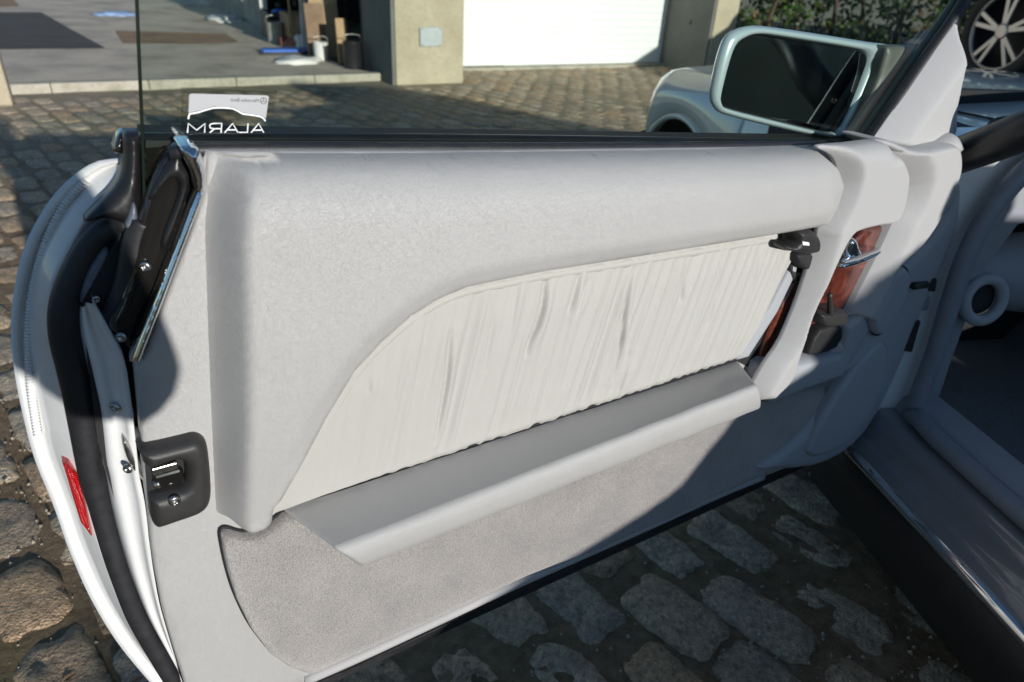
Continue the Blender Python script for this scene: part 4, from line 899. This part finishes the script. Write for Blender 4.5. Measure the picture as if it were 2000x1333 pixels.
padded('upper_roll', pw, -.004, .053, .03, M['leather'], door, step=.006, res=.006, extra=rollx, groups=rgroups, skirt=.012)
# ruched insert
NT, NS = 70, 420
tw = .014
top = resample(catmull(np.array([UV(x, y, tw) for x, y in [(530, 1000)]+[(x-9, y-9) for x, y in ins_top[1:]]+[(1572, 445)]]), 8), NS)
bot = resample(catmull(np.array([UV(x, y, tw) for x, y in [(531, 1002), (700, 946), (900, 881), (1100, 815), (1300, 748), (1440, 702)]]), 8), NS)
# parametrise both edges by the same slanted fold lines: the folds lean forward at the top
xt = np.linspace(0, 1, NS); V = []; rs = random.Random(3)
creases = [((1063, 538), (1057, 590), (1045, 632), (1030, 665), (1022, 690)), ((1235, 520), (1222, 560), (1210, 640), (1200, 705), (1190, 740)), ((875, 645), (868, 740), (855, 815), (846, 860)), ((1130, 530), (1115, 580), (1105, 605)), ((1145, 545), (1130, 585), (1118, 612)), ((1225, 690), (1210, 745), (1200, 775)), ((1335, 505), (1328, 560), (1325, 585)), ((1010, 545), (1000, 600), (985, 690)), ((720, 745), (716, 765)), ((1090, 620), (1070, 720), (1050, 790)), ((960, 580), (955, 640), (940, 720)), ((1400, 485), (1392, 560), (1375, 640)), ((1480, 470), (1462, 560), (1440, 620))]
cdep = [.0040, .0046, .0040, .0020, .0026, .0028, .0020, .0012, .0012, .0012, .0010, .0011, .0011]
cuv = [catmull(np.array([UV(x, y, tw) for x, y in c_]), 8) for c_ in creases]
G = np.zeros((NT, NS, 2))
for j in range(NT):
    t = j/(NT-1); G[j] = bot*(1-t)+top*t
flat = G.reshape(-1, 2); hh = np.zeros(len(flat))
xs_ = flat[:, 0]-.22*(flat[:, 1]-.75)              # folds run along this slant
env = np.clip(np.array([min(1, .25+1.1*math.sin(math.pi*min(1, max(0, .04+.92*j/(NT-1))))) for j in range(NT)]), 0, 1).repeat(NS)
for k_ in range(len(flat)):
    x_, y_ = xs_[k_], flat[k_, 1]
    a_ = mnoise.noise(Vector((x_*44, y_*1.5, 0))); b_ = mnoise.noise(Vector((x_*100, y_*3.0, 5.0))); c_ = mnoise.noise(Vector((x_*150, y_*8, 9.0)))
    hh[k_] = .0050*(1-abs(a_)*1.8)+.0019*b_+.0006*c_
hh *= env*np.clip((flat[:, 0]-.02)/.12, .15, 1)
for c_, dep in zip(cuv, cdep):
    e, bi, bt = segdist(flat, c_[:-1], c_[1:]); s_ = (bi+bt)/(len(c_)-1); fade = np.sin(np.pi*np.clip(s_, .04, .96))**.6
    side = np.sign(flat[:, 0]-np.interp(flat[:, 1], c_[::-1, 1], c_[::-1, 0]))
    hh += fade*dep*(-1.25*np.exp(-(e/.0022)**2)+.75*np.exp(-((e-.006)/.0055)**2)*(side > 0)+.25*np.exp(-((e-.006)/.006)**2)*(side <= 0))
tt = np.repeat(np.arange(NT)/(NT-1), NS); hem = .0035*np.exp(-(tt/.03)**2)
edge_ruffle = np.array([mnoise.noise(Vector((x*55, 2.0, 0))) for x in flat[:, 0]])
wv = tw+.002+hh-.010*np.clip((.035-tt)/.035, 0, 1)*(.4+.8*np.abs(edge_ruffle))
V = [W(a[0], a[1]+(.0035*edge_ruffle[i] if tt[i] < .02 else 0), c) for i, (a, c) in enumerate(zip(flat, wv))]
F = [(j*NS+i, j*NS+i+1, (j+1)*NS+i+1, (j+1)*NS+i) for j in range(NT-1) for i in range(NS-1)]
fixn(link('ruched_insert', V, F, M['insert'], door))
tube('insert_piping', [W(*UV(x+5, y+6, .018), .0125) for x, y in ins_top], [.002, .005, .0066, .0068, .0068, .0068, .0068, .0068], M['insert'], door, n=120, seg=10)
plate('insert_gap', uvpoly([(545, 1000), (1440, 706), (1446, 690), (560, 975)], .006), -.0005, .0085, M['dark'], door)
# armrest shelf: top, rounded nose, underside
ARM = [((549, 996), (1443, 705), .010), ((602, 1035), (1461, 729), .0475), ((650, 1070), (1477, 750), .082), ((660, 1078), (1481, 756), .0865), ((671, 1085), (1485, 763), .0890), ((684, 1093), (1487, 773), .0895), ((698, 1102), (1488, 786), .0885), ((706, 1106), (1487, 795), .0865), ((710, 1108), (1485, 799), .083)]
_A = ARM[0]; _B = ARM[2]; ARM = [_A]+[tuple(tuple(a_*(1-f_)+b_*f_ for a_, b_ in zip(p_, q_)) for p_, q_ in ((_A[0], _B[0]), (_A[1], _B[1])))+(_A[2]*(1-f_)+_B[2]*f_,) for f_ in (.1, .3, .5, .7, .88, .97)]+ARM[2:]
arm = []
for (xa, ya), (xb, yb), w_ in ARM:
    A_, B_ = np.array(UV(xa, ya, w_)), np.array(UV(xb, yb, w_)); s_ = np.linspace(0, 1, 90)
    arm.append(np.array([W(*(A_*(1-q)+B_*q), w_+.0012*mnoise.noise(Vector((q*14, w_*60, 2)))) for q in s_]))
ub = arm[-1]-DN*.045-Z*.004; arm += [ub, ub-DN*.055-Z*.006, ub-DN*.058+Z*.01]
o = loft('armrest', arm, M['leather'], door); n_ = 90; nl = len(arm)
bm = bmesh.new(); bm.from_mesh(o.data); bm.verts.ensure_lookup_table()
for e_ in (0, n_-1): bm.faces.new([bm.verts[i*n_+e_] for i in range(nl)])
bmesh.ops.recalc_face_normals(bm, faces=bm.faces)
for f in bm.faces: f.smooth = len(f.verts) == 4
bm.to_mesh(o.data); bm.free(); bev(o, .004, 3, 50)
# carpeted lower panel
carpx = [(429, 1036), (440, 1029), (470, 1037), (500, 1034), (530, 1015), (548, 1000), (620, 1000), (760, 1030), (1100, 900), (1490, 745), (1560, 760), (1640, 742), (1610, 790), (1570, 845), (1520, 893), (1478, 921), (1300, 1000), (1150, 1066), (1020, 1122), (800, 1224), (604, 1312), (585, 1307), (560, 1294), (520, 1262), (485, 1215), (458, 1160), (442, 1110), (432, 1065)]
padded('lower_carpet', uvpoly(carpx, .004), .004, .016, [.004]*6+[.02]*6+[.004]*6+[.03]*4+[.012]+[.004]*5, M['carpet'], door, step=.010, res=.005,
       extra=lambda Q, e: np.array([.006*mnoise.noise(Vector((q[0]*5, q[1]*8, 0)))+.0010*mnoise.noise(Vector((q[0]*60, q[1]*60, 0))) for q in Q])*np.clip(e/.03, 0, 1))
bt_ = [D(x, y, .0) for x, y in ((594, 1327), (700, 1281), (820, 1226), (1020, 1134), (1250, 1033), (1400, 966), (1488, 930))]
tube('bottom_trim', bt_, .0085, M['trim'], door, n=60, seg=12)
tube('bottom_seal', [p-Z*.014-DN*.006 for p in bt_], .008, M['rubber2'], door, n=60, seg=10)
tube('carpet_edge_piping', [W(*UV(x, y, .005), .0055) for x, y in [(548, 1000), (530, 1015), (500, 1034), (470, 1037), (440, 1029), (429, 1036), (432, 1065), (442, 1110), (458, 1160), (485, 1215), (520, 1262)]], .0016, M['dark'], door, n=90, seg=6)

# ---- front end: wood recess, switch, lever, pull handle, trim
plate('trim_recess', uvpoly([(1560, 445), (1760, 425), (1720, 540), (1660, 690), (1620, 720), (1560, 770), (1432, 702)], .003), .0022, .0032, M['dark'], door)
padded('wood_panel', uvpoly([(1568, 528), (1640, 500), (1690, 450), (1748, 436), (1735, 480), (1700, 560), (1660, 650), (1640, 700), (1560, 700), (1486, 704), (1492, 680), (1524, 600)], .012), .006, .008, .012, M['wood'], door, step=.010, res=.006)
padded('recess_edge', uvpoly([(1556, 458), (1568, 465), (1558, 530), (1520, 610), (1462, 700), (1440, 706), (1432, 700), (1500, 600), (1540, 525)], .012), .004, .010, .008, M['trimlow'], door, step=.008, res=.004)
padded('handle_base', uvpoly([(1496, 722), (1520, 706), (1560, 706), (1640, 690), (1652, 640), (1690, 600), (1700, 640), (1660, 705), (1645, 738), (1560, 768), (1502, 793), (1490, 775), (1488, 745)], .035), .01, .03, .012, M['trimlow'], door, step=.008, res=.005, skirt=.02)
rb_ = [(1766, 300), (1800, 296), (1850, 285), (1872, 283), (1879, 300), (1878, 335), (1862, 380), (1835, 432), (1800, 482), (1760, 520), (1742, 560), (1722, 622), (1706, 632), (1685, 625), (1660, 650), (1645, 700), (1628, 690), (1650, 640), (1690, 560), (1730, 480), (1752, 432), (1772, 395), (1780, 350)]
fr = [(1606, 289), (1660, 283), (1722, 277), (1757, 297), (1772, 325), (1776, 350), (1768, 400), (1750, 436), (1715, 444), (1682, 452), (1662, 464), (1640, 505), (1620, 550), (1590, 620), (1565, 690), (1548, 740), (1520, 772), (1494, 796), (1480, 792), (1483, 768), (1505, 718), (1530, 668), (1567, 580), (1598, 480), (1606, 447), (1628, 405), (1644, 358), (1640, 322), (1628, 303)]
frs = catmull(np.array([UV(x, y, .052 if 3 <= i <= 17 else .038 if i < 3 else {18: .050, 19: .047, 20: .042}.get(i, .036)) for i, (x, y) in enumerate(fr)]), 3, True); rbs = catmull(np.array([UV(x, y, .046 if i <= 14 else .030) for i, (x, y) in enumerate(rb_)]), 3, True)
padded('pull_handle', frs, .030, .026, .012, M['trim'], door, step=.004, res=.0028, skirt=.006, groups=[(np.vstack([frs[17*3:], frs[:2]]), .022, 2), (frs[0:3*3+1], .024, 0), (frs[3*3:17*3+1], .006, 0)])
padded('front_trim', rbs, .024, .026, .012, M['trim'], door, step=.006, res=.004, skirt=.06, groups=[(np.vstack([rbs[15*3:], rbs[:2]]), .030, 2), (rbs[0:15*3+1], .008, 0)])
padded('trim_saddle', uvpoly([(1716, 278), (1740, 275), (1785, 292), (1830, 282), (1862, 262), (1874, 270), (1880, 290), (1860, 305), (1800, 312), (1765, 305)], .03, 3), .02, .024, .02, M['trim'], door, step=.007, res=.004, skirt=.05)
padded('hinge_side_panel', uvpoly([(1645, 738), (1668, 690), (1690, 640), (1722, 625), (1745, 560), (1762, 522), (1805, 482), (1850, 420), (1878, 345), (1876, 420), (1852, 500), (1805, 600), (1772, 682), (1737, 762), (1692, 842), (1640, 890), (1585, 914), (1515, 920), (1482, 918), (1522, 890), (1572, 845), (1612, 790)], .03, 2), .018, .016, .02, M['trimlow'], door, step=.008, res=.005, skirt=.04)
padded('speaker_grille', uvpoly([(1722, 668), (1732, 684), (1727, 735), (1695, 808), (1645, 868), (1595, 890), (1575, 886), (1578, 868), (1602, 818), (1650, 742), (1698, 682)], .036, 4), .030, .012, .010, M['trimlow'], door, step=.007, res=.004, skirt=.01)
padded('tweeter_grille', uvpoly([(1762, 521), (1773, 532), (1769, 572), (1744, 628), (1718, 654), (1705, 648), (1706, 626), (1730, 566), (1748, 530)], .045, 4), .036, .016, .009, M['trimlow'], door, step=.005, res=.003, skirt=.02)
for nm_, pp_, w_ in (('speaker_gap', [(1722, 668), (1732, 684), (1727, 735), (1695, 808), (1645, 868), (1595, 890), (1575, 886), (1578, 868), (1602, 818), (1650, 742), (1698, 682), (1722, 668)], .0335), ('tweeter_gap', [(1762, 521), (1773, 532), (1769, 572), (1744, 628), (1718, 654), (1705, 648), (1706, 626), (1730, 566), (1748, 530), (1762, 521)], .041)):
    tube(nm_, [W(*UV(x, y, w_), w_-.002) for x, y in pp_], .0026, M['dark'], door, n=90, seg=8)
# seat memory switch by the insert
padded('seat_switch', uvpoly([(1560, 452), (1588, 449), (1602, 462), (1604, 480), (1597, 496), (1580, 500), (1560, 497), (1541, 492), (1540, 482), (1556, 478)], .05, 4), .030, .024, .008, M['blackp'], door, step=.003, res=.002, skirt=.005)
padded('switch_stem', uvpoly([(1556, 495), (1592, 496), (1590, 530), (1572, 530), (1556, 518)], .03, 3), .006, .026, .006, M['dark'], door, step=.004, res=.003)
padded('switch_housing', uvpoly([(1552, 456), (1562, 455), (1556, 530), (1575, 536), (1562, 560), (1546, 530)], .02, 2), .004, .012, .004, M['blackp'], door, step=.004, res=.003)
plate('switch_symbol', uvpoly([(1567, 472), (1580, 474), (1581, 480), (1568, 479)], .0545), .0535, .0548, M['white_print'], door)
# chrome release lever
lv = [(1645, 528), (1650, 515), (1672, 508), (1690, 503), (1726, 489), (1724, 496), (1706, 508), (1680, 519), (1660, 526)]
padded('release_lever', uvpoly(lv, .035, 4), .022, .014, .007, M['chrome'], door, step=.003, res=.002)
padded('lever_cup', uvpoly([(1664, 470), (1676, 468), (1682, 486), (1692, 500), (1672, 510), (1655, 514), (1656, 490)], .022, 4), .012, .012, .008, M['chrome'], door, step=.003, res=.002)
# black mirror switch: stalk and block on a base
tube('mirror_stalk', [W(*UV(1622, 618, .045), .045), W(*UV(1621, 580, .05), .05), W(*UV(1621, 574, .05), .05)], [.005, .0045, .0035], M['blackp'], door, n=10, seg=12)
padded('mirror_switch', uvpoly([(1603, 612), (1622, 610), (1650, 606), (1655, 616), (1650, 634), (1625, 640), (1606, 638), (1600, 625)], .045, 3), .028, .022, .006, M['blackp'], door, step=.003, res=.002, skirt=.03)
padded('switch_base', uvpoly([(1600, 640), (1645, 636), (1632, 680), (1580, 696), (1576, 684)], .028, 2), .008, .024, .006, M['dark'], door, step=.004, res=.003)

# ---- latch cover
lc = [(272, 876), (310, 866), (352, 856), (378, 850), (394, 855), (404, 868), (409, 900), (412, 940), (412, 968), (405, 986), (385, 1000), (345, 1014), (312, 1025), (300, 1024), (294, 1012), (291, 990), (290, 970), (300, 963), (335, 953), (355, 944), (361, 930), (360, 908), (354, 896), (340, 895), (310, 905), (290, 912), (280, 904), (275, 890)]
padded('latch_cover', uvpoly(lc, .008, 3), .003, .017, .010, M['blackp'], door, step=.004, res=.003, skirt=.03)
screw(W(*UV(341, 978, .0195), .0195), DN, .0056, door)
plate('latch_recess', uvpoly([(283, 900), (362, 890), (364, 948), (288, 966)], .003), .0022, .0032, M['dark'], door)
boxp('latch_plate', W(*UV(322, 915, .008), .008), DU*.011, DN*.002, Z*.004, M['steel'], door, .001)
boxp('latch_block', W(*UV(330, 935, .006), .006), DU*.013, DN*.004, Z*.010, M['gloss'], door, .003)
tube('latch_roller', [W(*UV(302, 946, .006), .006), W(*UV(313, 943, .007), .007)], .0050, M['steel'], door, n=6, seg=14)
padded('latch_bracket', uvpoly([(242, 866), (256, 880), (268, 900), (284, 922), (292, 948), (286, 952), (270, 938), (256, 918), (246, 896)], -.012, 3), -.022, .005, .003, M['steel'], door, step=.003, res=.002)
screw(W(*UV(250, 916, -.02), -.02), DN-DU*.9, .005, door)
padded('drain_grommet', uvpoly([(104, 722), (114, 724), (121, 740), (122, 756), (114, 760), (106, 748)], -.088, 4), -.094, .006, .004, M['rubber'], door, step=.003, res=.002)
# red reflector
rf = [(121, 905), (134, 903), (157, 928), (170, 985), (182, 1045), (176, 1046), (156, 1020), (142, 975), (130, 935)]
padded('red_reflector', uvpoly(rf, -.085), -.088, .008, .004, M['red'], door, step=.003, res=.002)

# ---- window: glass, belt seals, front seal
gpx = [(265, -60), (267, 0), (272, 120), (278, 260), (282, 395), (290, 398), (330, 310), (1700, 300), (1712, 262), (1905, -30), (1930, -60)]
plate('window_glass', uvpoly(gpx, -.030), -.034, -.030, M['glass'], door)
tube('glass_edge', [W(*UV(x, y, -.032), -.032) for x, y in gpx[:5]], .0014, plain('dark_glass_edge', (.012, .018, .014), .2), door, n=30, seg=8)
sb0 = [(248, 268), (600, 266), (1000, 267), (1400, 270), (1712, 273)]
tube('outer_belt_seal', [D(x, y+12, -.052) for x, y in sb0], .0085, M['rubber2'], door, n=60, seg=14)
plate('belt_backing', uvpoly([(284, 274), (1715, 280), (1715, 312), (284, 312)], -.04), -.10, -.0385, M['dark'], door)
ib = [(330, 300), (420, 293), (700, 292), (1000, 291), (1300, 289), (1612, 285)]
tube('inner_belt_seal', [D(x, y, -.012) for x, y in ib], .0052, M['rubber'], door, n=60, seg=12)
tube('inner_belt_lip', [D(x, y-6, -.022) for x, y in ib], .0035, M['gloss'], door, n=60, seg=10)
plate('slot_plate', uvpoly([(284, 290), (360, 285), (330, 320), (300, 395), (290, 402)], -.036), -.05, -.0365, M['gloss'], door)
fs = [(1690, 292), (1712, 262), (1800, 132), (1875, 25), (1910, -40)]
tube('front_window_seal', [D(x-4, y, -.022) for x, y in fs], [.011, .011, .009, .009], M['rubber'], door, n=50, seg=14)
tube('window_channel', [D(x-20, y-8, -.042) for x, y in fs], [.008, .008, .007, .006], plain('green_grey_channel', (.16, .17, .155), .4, var=.1), door, n=50, seg=12)
sl_ = catmull(np.array([UV(x, y, {0: -.006, 10: .0, 11: -.006, 12: -.007, 13: -.007, 9: .006}.get(i, .012)) for i, (x, y) in enumerate([(1719, 268), (1740, 282), (1782, 293), (1830, 282), (1862, 261), (1866, 215), (1874, 170), (1890, 100), (1899, 64), (1894, 52), (1882, 48), (1872, 52), (1850, 80), (1800, 150)])]), 3, True)
padded('mirror_sail_trim', sl_, -.014, .034, .02, M['trim'], door, step=.005, res=.004, skirt=.003, groups=[(np.vstack([sl_[10*3:], sl_[:1]]), .038, 2), (sl_[0:10*3+1], .008, 0)])

# ---- wing mirror outside the glass
MW = -.075
hous = uvpoly([(1447, 57), (1475, 51), (1520, 55), (1620, 70), (1700, 83), (1738, 88), (1742, 98), (1722, 150), (1690, 225), (1668, 262), (1640, 272), (1590, 266), (1500, 246), (1422, 226), (1402, 214), (1394, 190), (1403, 140), (1416, 92), (1428, 68)], MW, 4)
mg = (lambda P_: P_.mean(0)+(P_-P_.mean(0))*1.035)(uvpoly([(1462, 78), (1490, 71), (1540, 77), (1660, 96), (1690, 104), (1698, 118), (1690, 145), (1660, 215), (1640, 250), (1625, 258), (1590, 252), (1500, 230), (1428, 211), (1416, 200), (1417, 180), (1440, 100)], MW, 4))
no_, ni_ = resample(hous, 120, True), resample(mg, 120, True)
c_h = no_.mean(0); sh = int(np.argmin(((ni_-ni_.mean(0))/np.linalg.norm(ni_[0]-ni_.mean(0))-(no_[0]-c_h)/np.linalg.norm(no_[0]-c_h)).__pow__(2).sum(1)))
best = min(range(120), key=lambda k: ((np.roll(ni_, -k, 0)-no_)**2).sum()); ni_ = np.roll(ni_, -best, 0)
rings = [(no_*.4+c_h*.6, -.055), (no_*.7+c_h*.3, -.046), (no_*.9+c_h*.1, -.028), (no_*.985+c_h*.015, -.011), (no_, -.005), (no_*.75+ni_*.25, -.001), (no_*.4+ni_*.6, .003), (no_*.1+ni_*.9, .0), (ni_, -.005), (ni_*.98+c_h*.02, -.014)]
def ringsurf(name, rings_, mat, par, cap=True):
    V = []; F = []; n = len(rings_[0][0])
    for P, dw in rings_: V += [W(p[0], p[1], MW+dw) for p in P]
    for i in range(len(rings_)-1):
        for q in range(n): F.append((i*n+q, i*n+(q+1) % n, (i+1)*n+(q+1) % n, (i+1)*n+q))
    if cap: F.append(tuple(range(n)))
    return fixn(link(name, V, F, mat, par))
ringsurf('mirror_housing', rings, M['silver'], door)
gk = ni_*.99+c_h*.01
ringsurf('mirror_gasket', [(ni_*.995+c_h*.005, -.010), (gk, -.007), (ni_*.968+c_h*.032, -.0075), (ni_*.965+c_h*.035, -.012)], M['rubber2'], door, False)
gi = ni_*.972+c_h*.028; cu, cv = gi.mean(0)
plate_v = [W(p[0], p[1], MW-.015+(p[0]-cu)*.07-(p[1]-cv)*.06) for p in gi]        # turned outwards and a little up
link('mirror_glass', plate_v, [tuple(range(len(plate_v)))], M['mirror'], door, smooth=False)
padded('mirror_foot', uvpoly([(1744, 92), (1800, 92), (1850, 62), (1800, 150), (1716, 268), (1672, 270), (1697, 225), (1728, 150)], -.05), -.062, .008, .02, plain('grey_mirror_foot', (.13, .135, .125), .45, var=.1), door, step=.008, res=.005, skirt=.02)

# ---- alarm sticker on the glass, read from outside, so mirrored here
SW = -.0296
def spx(zx, zy): return (200+zx/4.9925, 160+zy/4.9925)
def suv(zx, zy, w_=SW): return UV(*spx(zx, zy), w_)
plate('sticker_film', catmull(np.array([suv(*p) for p in ((800, 85), (830, 72), (1640, 98), (1668, 120), (1612, 505), (1580, 528), (800, 520), (770, 495))]), 4, True), SW-.0003, SW+.0002, M['film'], door)
plate('sticker_panel', np.array([suv(*p) for p in ((868, 115), (1605, 133), (1622, 148), (1592, 360), (1565, 338), (1530, 325), (1365, 300), (1275, 248), (1080, 240), (930, 285), (845, 300), (838, 340), (845, 135), (852, 120))]), SW+.0003, SW+.0006, M['print'], door)
def ribbon(name, strokes, wd, mat, dw):
    V = []; F = []
    for st in strokes:
        P = [np.array(suv(*p)) for p in st]
        for i in range(len(P)):
            t = (P[min(i+1, len(P)-1)]-P[max(i-1, 0)]); t /= np.linalg.norm(t); n_ = np.array([-t[1], t[0]])*wd/2
            V += [W(*(P[i]+n_), SW+dw), W(*(P[i]-n_), SW+dw)]
            if i: k = len(V); F.append((k-4, k-3, k-1, k-2))
    return link(name, V, F, mat, door, smooth=False)
ribbon('sticker_car_outline', [[(836, 362), (842, 330), (850, 312), (930, 298), (1000, 275), (1080, 253), (1180, 252), (1270, 260), (1320, 285), (1365, 312), (1450, 322), (1530, 336), (1562, 350), (1576, 365), (1588, 382)]], .0012, M['white_print'], .0009)
ribbon('sticker_word', [[(828, 495), (836, 405), (918, 470), (1000, 405), (995, 495)],                       # M
                        [(1155, 495), (1162, 405), (1085, 405), (1052, 412), (1044, 430), (1052, 450), (1082, 456), (1158, 457)], [(1090, 457), (1045, 495)],      # R
                        [(1320, 495), (1268, 405), (1190, 495)], [(1296, 468), (1222, 468)],                    # A
                        [(1418, 405), (1412, 492), (1330, 492)],                                                # L
                        [(1570, 495), (1522, 405), (1448, 495)], [(1550, 470), (1470, 470)]], .0009, M['white_print'], .0009)   # A
cx_, cy_ = 1569, 185; cir = [(cx_+30*math.cos(a), cy_+30*math.sin(a)) for a in np.linspace(0, 2*math.pi, 33)]
ribbon('sticker_emblem', [cir, [(cx_, cy_), (cx_, cy_-30)], [(cx_, cy_), (cx_+26, cy_+15)], [(cx_, cy_), (cx_-26, cy_+15)]], .0005, M['dark_print'], .0009)
fc = bpy.data.curves.new('t', 'FONT'); fc.body = 'Mercedes Benz'; fc.size = 1.0; fc.resolution_u = 3
fo = bpy.data.objects.new('t', fc); COL.objects.link(fo); dg = bpy.context.evaluated_depsgraph_get(); dg.update()
tm = bpy.data.meshes.new_from_object(fo.evaluated_get(dg)); bpy.data.objects.remove(fo)
co = np.array([v.co[:] for v in tm.vertices]); x0, x1 = co[:, 0].min(), co[:, 0].max()
pr_, pl_ = np.array(suv(1522, 200)), np.array(suv(1250, 190)); sc_ = np.linalg.norm(pr_-pl_)/(x1-x0); ex = (pl_-pr_)/np.linalg.norm(pl_-pr_); ey = np.array([-ex[1], ex[0]]); ey = ey if ey[1] > 0 else -ey
V = [W(*(pr_+ex*(c[0]-x0)*sc_+ey*c[1]*sc_*1.15), SW+.0009) for c in co]
link('sticker_name', V, [tuple(p.vertices) for p in tm.polygons], M['dark_print'], door, smooth=False)

# ================================================================ the photographer, who stands behind the lens and shades the latch end of the door
def skin_body(name, J, E_, root, mats, pick, parent=None, sub=2):
    names = list(J); me_ = bpy.data.meshes.new(name+'_base'); me_.from_pydata([J[n][0] for n in names], [(names.index(a), names.index(b)) for a, b in E_], [])
    ob = bpy.data.objects.new(name+'_base', me_); COL.objects.link(ob); sk_ = ob.modifiers.new('skin', 'SKIN'); sk_.use_smooth_shade = True
    for i, n in enumerate(names):
        sv = me_.skin_vertices[0].data[i]; r = J[n][1]; sv.radius = r if isinstance(r, tuple) else (r, r); sv.use_root = n == root
    ss = ob.modifiers.new('sub', 'SUBSURF'); ss.levels = sub; ss.render_levels = sub
    dg_ = bpy.context.evaluated_depsgraph_get(); dg_.update(); m = bpy.data.meshes.new_from_object(ob.evaluated_get(dg_)); bpy.data.objects.remove(ob)
    m.name = name; m.materials.clear()
    for x in mats: m.materials.append(x)
    for p in m.polygons: p.material_index = pick(p.center); p.use_smooth = True
    o = bpy.data.objects.new(name, m); COL.objects.link(o)
    if parent: attach(o, parent)
    return o
J = {'pelvis': ((-.12, -.62, .93), (.15, .11)), 'waist': ((-.10, -.60, 1.08), (.14, .10)), 'chest': ((-.06, -.56, 1.26), (.165, .11)), 'upper': ((-.05, -.53, 1.38), (.10, .08)), 'neck': ((-.04, -.50, 1.47), .05),
     'skull': ((-.03, -.45, 1.56), (.075, .085)), 'crown': ((-.03, -.44, 1.66), (.07, .08)),
     'shr': ((.14, -.52, 1.36), .072), 'elr': ((.258, -.30, .945), .060), 'wrr': ((.150, -.175, 1.065), .042), 'har': ((.095, -.115, 1.115), (.042, .024)),
     'shl': ((-.25, -.53, 1.36), .072), 'ell': ((-.30, -.30, 1.02), .062), 'wrl': ((-.10, -.14, 1.035), .038), 'hal': ((-.045, -.085, 1.055), (.040, .022)),
     'hir': ((-.03, -.62, .88), .095), 'knr': ((-.02, -.59, .49), .062), 'anr': ((-.02, -.64, .09), .042), 'tor': ((.0, -.48, .045), (.045, .035)),
     'hil': ((-.21, -.62, .88), .095), 'knl': ((-.26, -.59, .49), .062), 'anl': ((-.29, -.64, .09), .042), 'tol': ((-.32, -.48, .045), (.045, .035))}
E_ = [('pelvis', 'waist'), ('waist', 'chest'), ('chest', 'upper'), ('upper', 'neck'), ('neck', 'skull'), ('skull', 'crown'), ('chest', 'shr'), ('shr', 'elr'), ('elr', 'wrr'), ('wrr', 'har'), ('chest', 'shl'), ('shl', 'ell'), ('ell', 'wrl'), ('wrl', 'hal'),
      ('pelvis', 'hir'), ('hir', 'knr'), ('knr', 'anr'), ('anr', 'tor'), ('pelvis', 'hil'), ('hil', 'knl'), ('knl', 'anl'), ('anl', 'tol')]
for sd, hx in (('r', 1), ('l', -1)):
    hb_ = J['ha'+sd][0]
    for k_ in range(4):
        a_ = (hb_[0]-hx*.012, hb_[1]+.012, hb_[2]+.022-.017*k_); b_ = (a_[0]-hx*.024, a_[1]+.026, a_[2]); c_ = (b_[0]-hx*.020, b_[1]+.004, b_[2]-.002)
        J[f'f{sd}{k_}a'] = (a_, .0095); J[f'f{sd}{k_}b'] = (b_, .0085); J[f'f{sd}{k_}c'] = (c_, .007)
        E_ += [('ha'+sd, f'f{sd}{k_}a'), (f'f{sd}{k_}a', f'f{sd}{k_}b'), (f'f{sd}{k_}b', f'f{sd}{k_}c')]
    J[f't{sd}a'] = ((hb_[0]-hx*.018, hb_[1]-.022, hb_[2]+.02), .010); J[f't{sd}b'] = ((hb_[0]-hx*.04, hb_[1]-.022, hb_[2]+.02), .0085); E_ += [('ha'+sd, f't{sd}a'), (f't{sd}a', f't{sd}b')]
M['skin'] = plain('skin', (.50, .31, .22), .5, var=.06); M['jacket'] = plain('dark_navy_jacket', (.022, .025, .035), .8, var=.2, bmp=.002, bscale=60); M['jeans'] = plain('dark_trousers', (.03, .035, .05), .85, var=.2); M['shoe'] = plain('black_shoes', (.02, .02, .02), .5); M['hair'] = plain('dark_hair', (.03, .02, .014), .6, var=.3)
def pick(c):
    if c.z > 1.47: return 0
    if c.y > -.145 and c.z > .95: return 0
    if c.z < .10: return 3
    return 2 if c.z < .93 else 1
pers = empty('person', (-.12, -.6, 0), 'person in dark jacket holding a camera at chest height, mirrored in the wing mirror', 'person')
skin_body('body', J, E_, 'pelvis', [M['skin'], M['jacket'], M['jeans'], M['shoe']], pick, pers)
bm = bmesh.new(); bmesh.ops.create_icosphere(bm, subdivisions=3, radius=1)
for v in bm.verts:
    v.co = Vector((v.co.x*.088, v.co.y*.10, v.co.z*.085))*(1+.06*mnoise.noise(v.co*4)); 
bmesh.ops.delete(bm, geom=[v for v in bm.verts if v.co.z < -.02 and v.co.y > .0 or v.co.z < -.06], context='VERTS')
for v in bm.verts: v.co += Vector((-.03, -.455, 1.66))
me = bpy.data.meshes.new('hair'); bm.to_mesh(me); bm.free(); me.materials.append(M['hair']); o = bpy.data.objects.new('hair', me); COL.objects.link(o); attach(o, pers)
for sx in (-1, 1): disc('eye', np.array([-.03+sx*.03, -.364, 1.60]), (0, 1, 0), .011, .004, M['dark_print'], pers, 12)
tube('nose', [(-.03, -.365, 1.60), (-.03, -.348, 1.565), (-.03, -.36, 1.555)], [.009, .014, .012], M['skin'], pers, n=8, seg=10)
cm = empty('photo_camera', CAM-fwd*.10, 'black photo camera held by the person in the dark jacket', 'camera')
cc = CAM-fwd*.105
boxp('camera_body', cc, cR*.066, cU*.044, fwd*.022, M['blackp'], cm, .008); boxp('viewfinder_hump', cc+cU*.055, cR*.026, cU*.014, fwd*.022, M['blackp'], cm, .006)
ln = [cc+fwd*.022, cc+fwd*.05, cc+fwd*.08]; tube('lens', ln, [.032, .034, .036], M['blackp'], cm, n=8, seg=28)
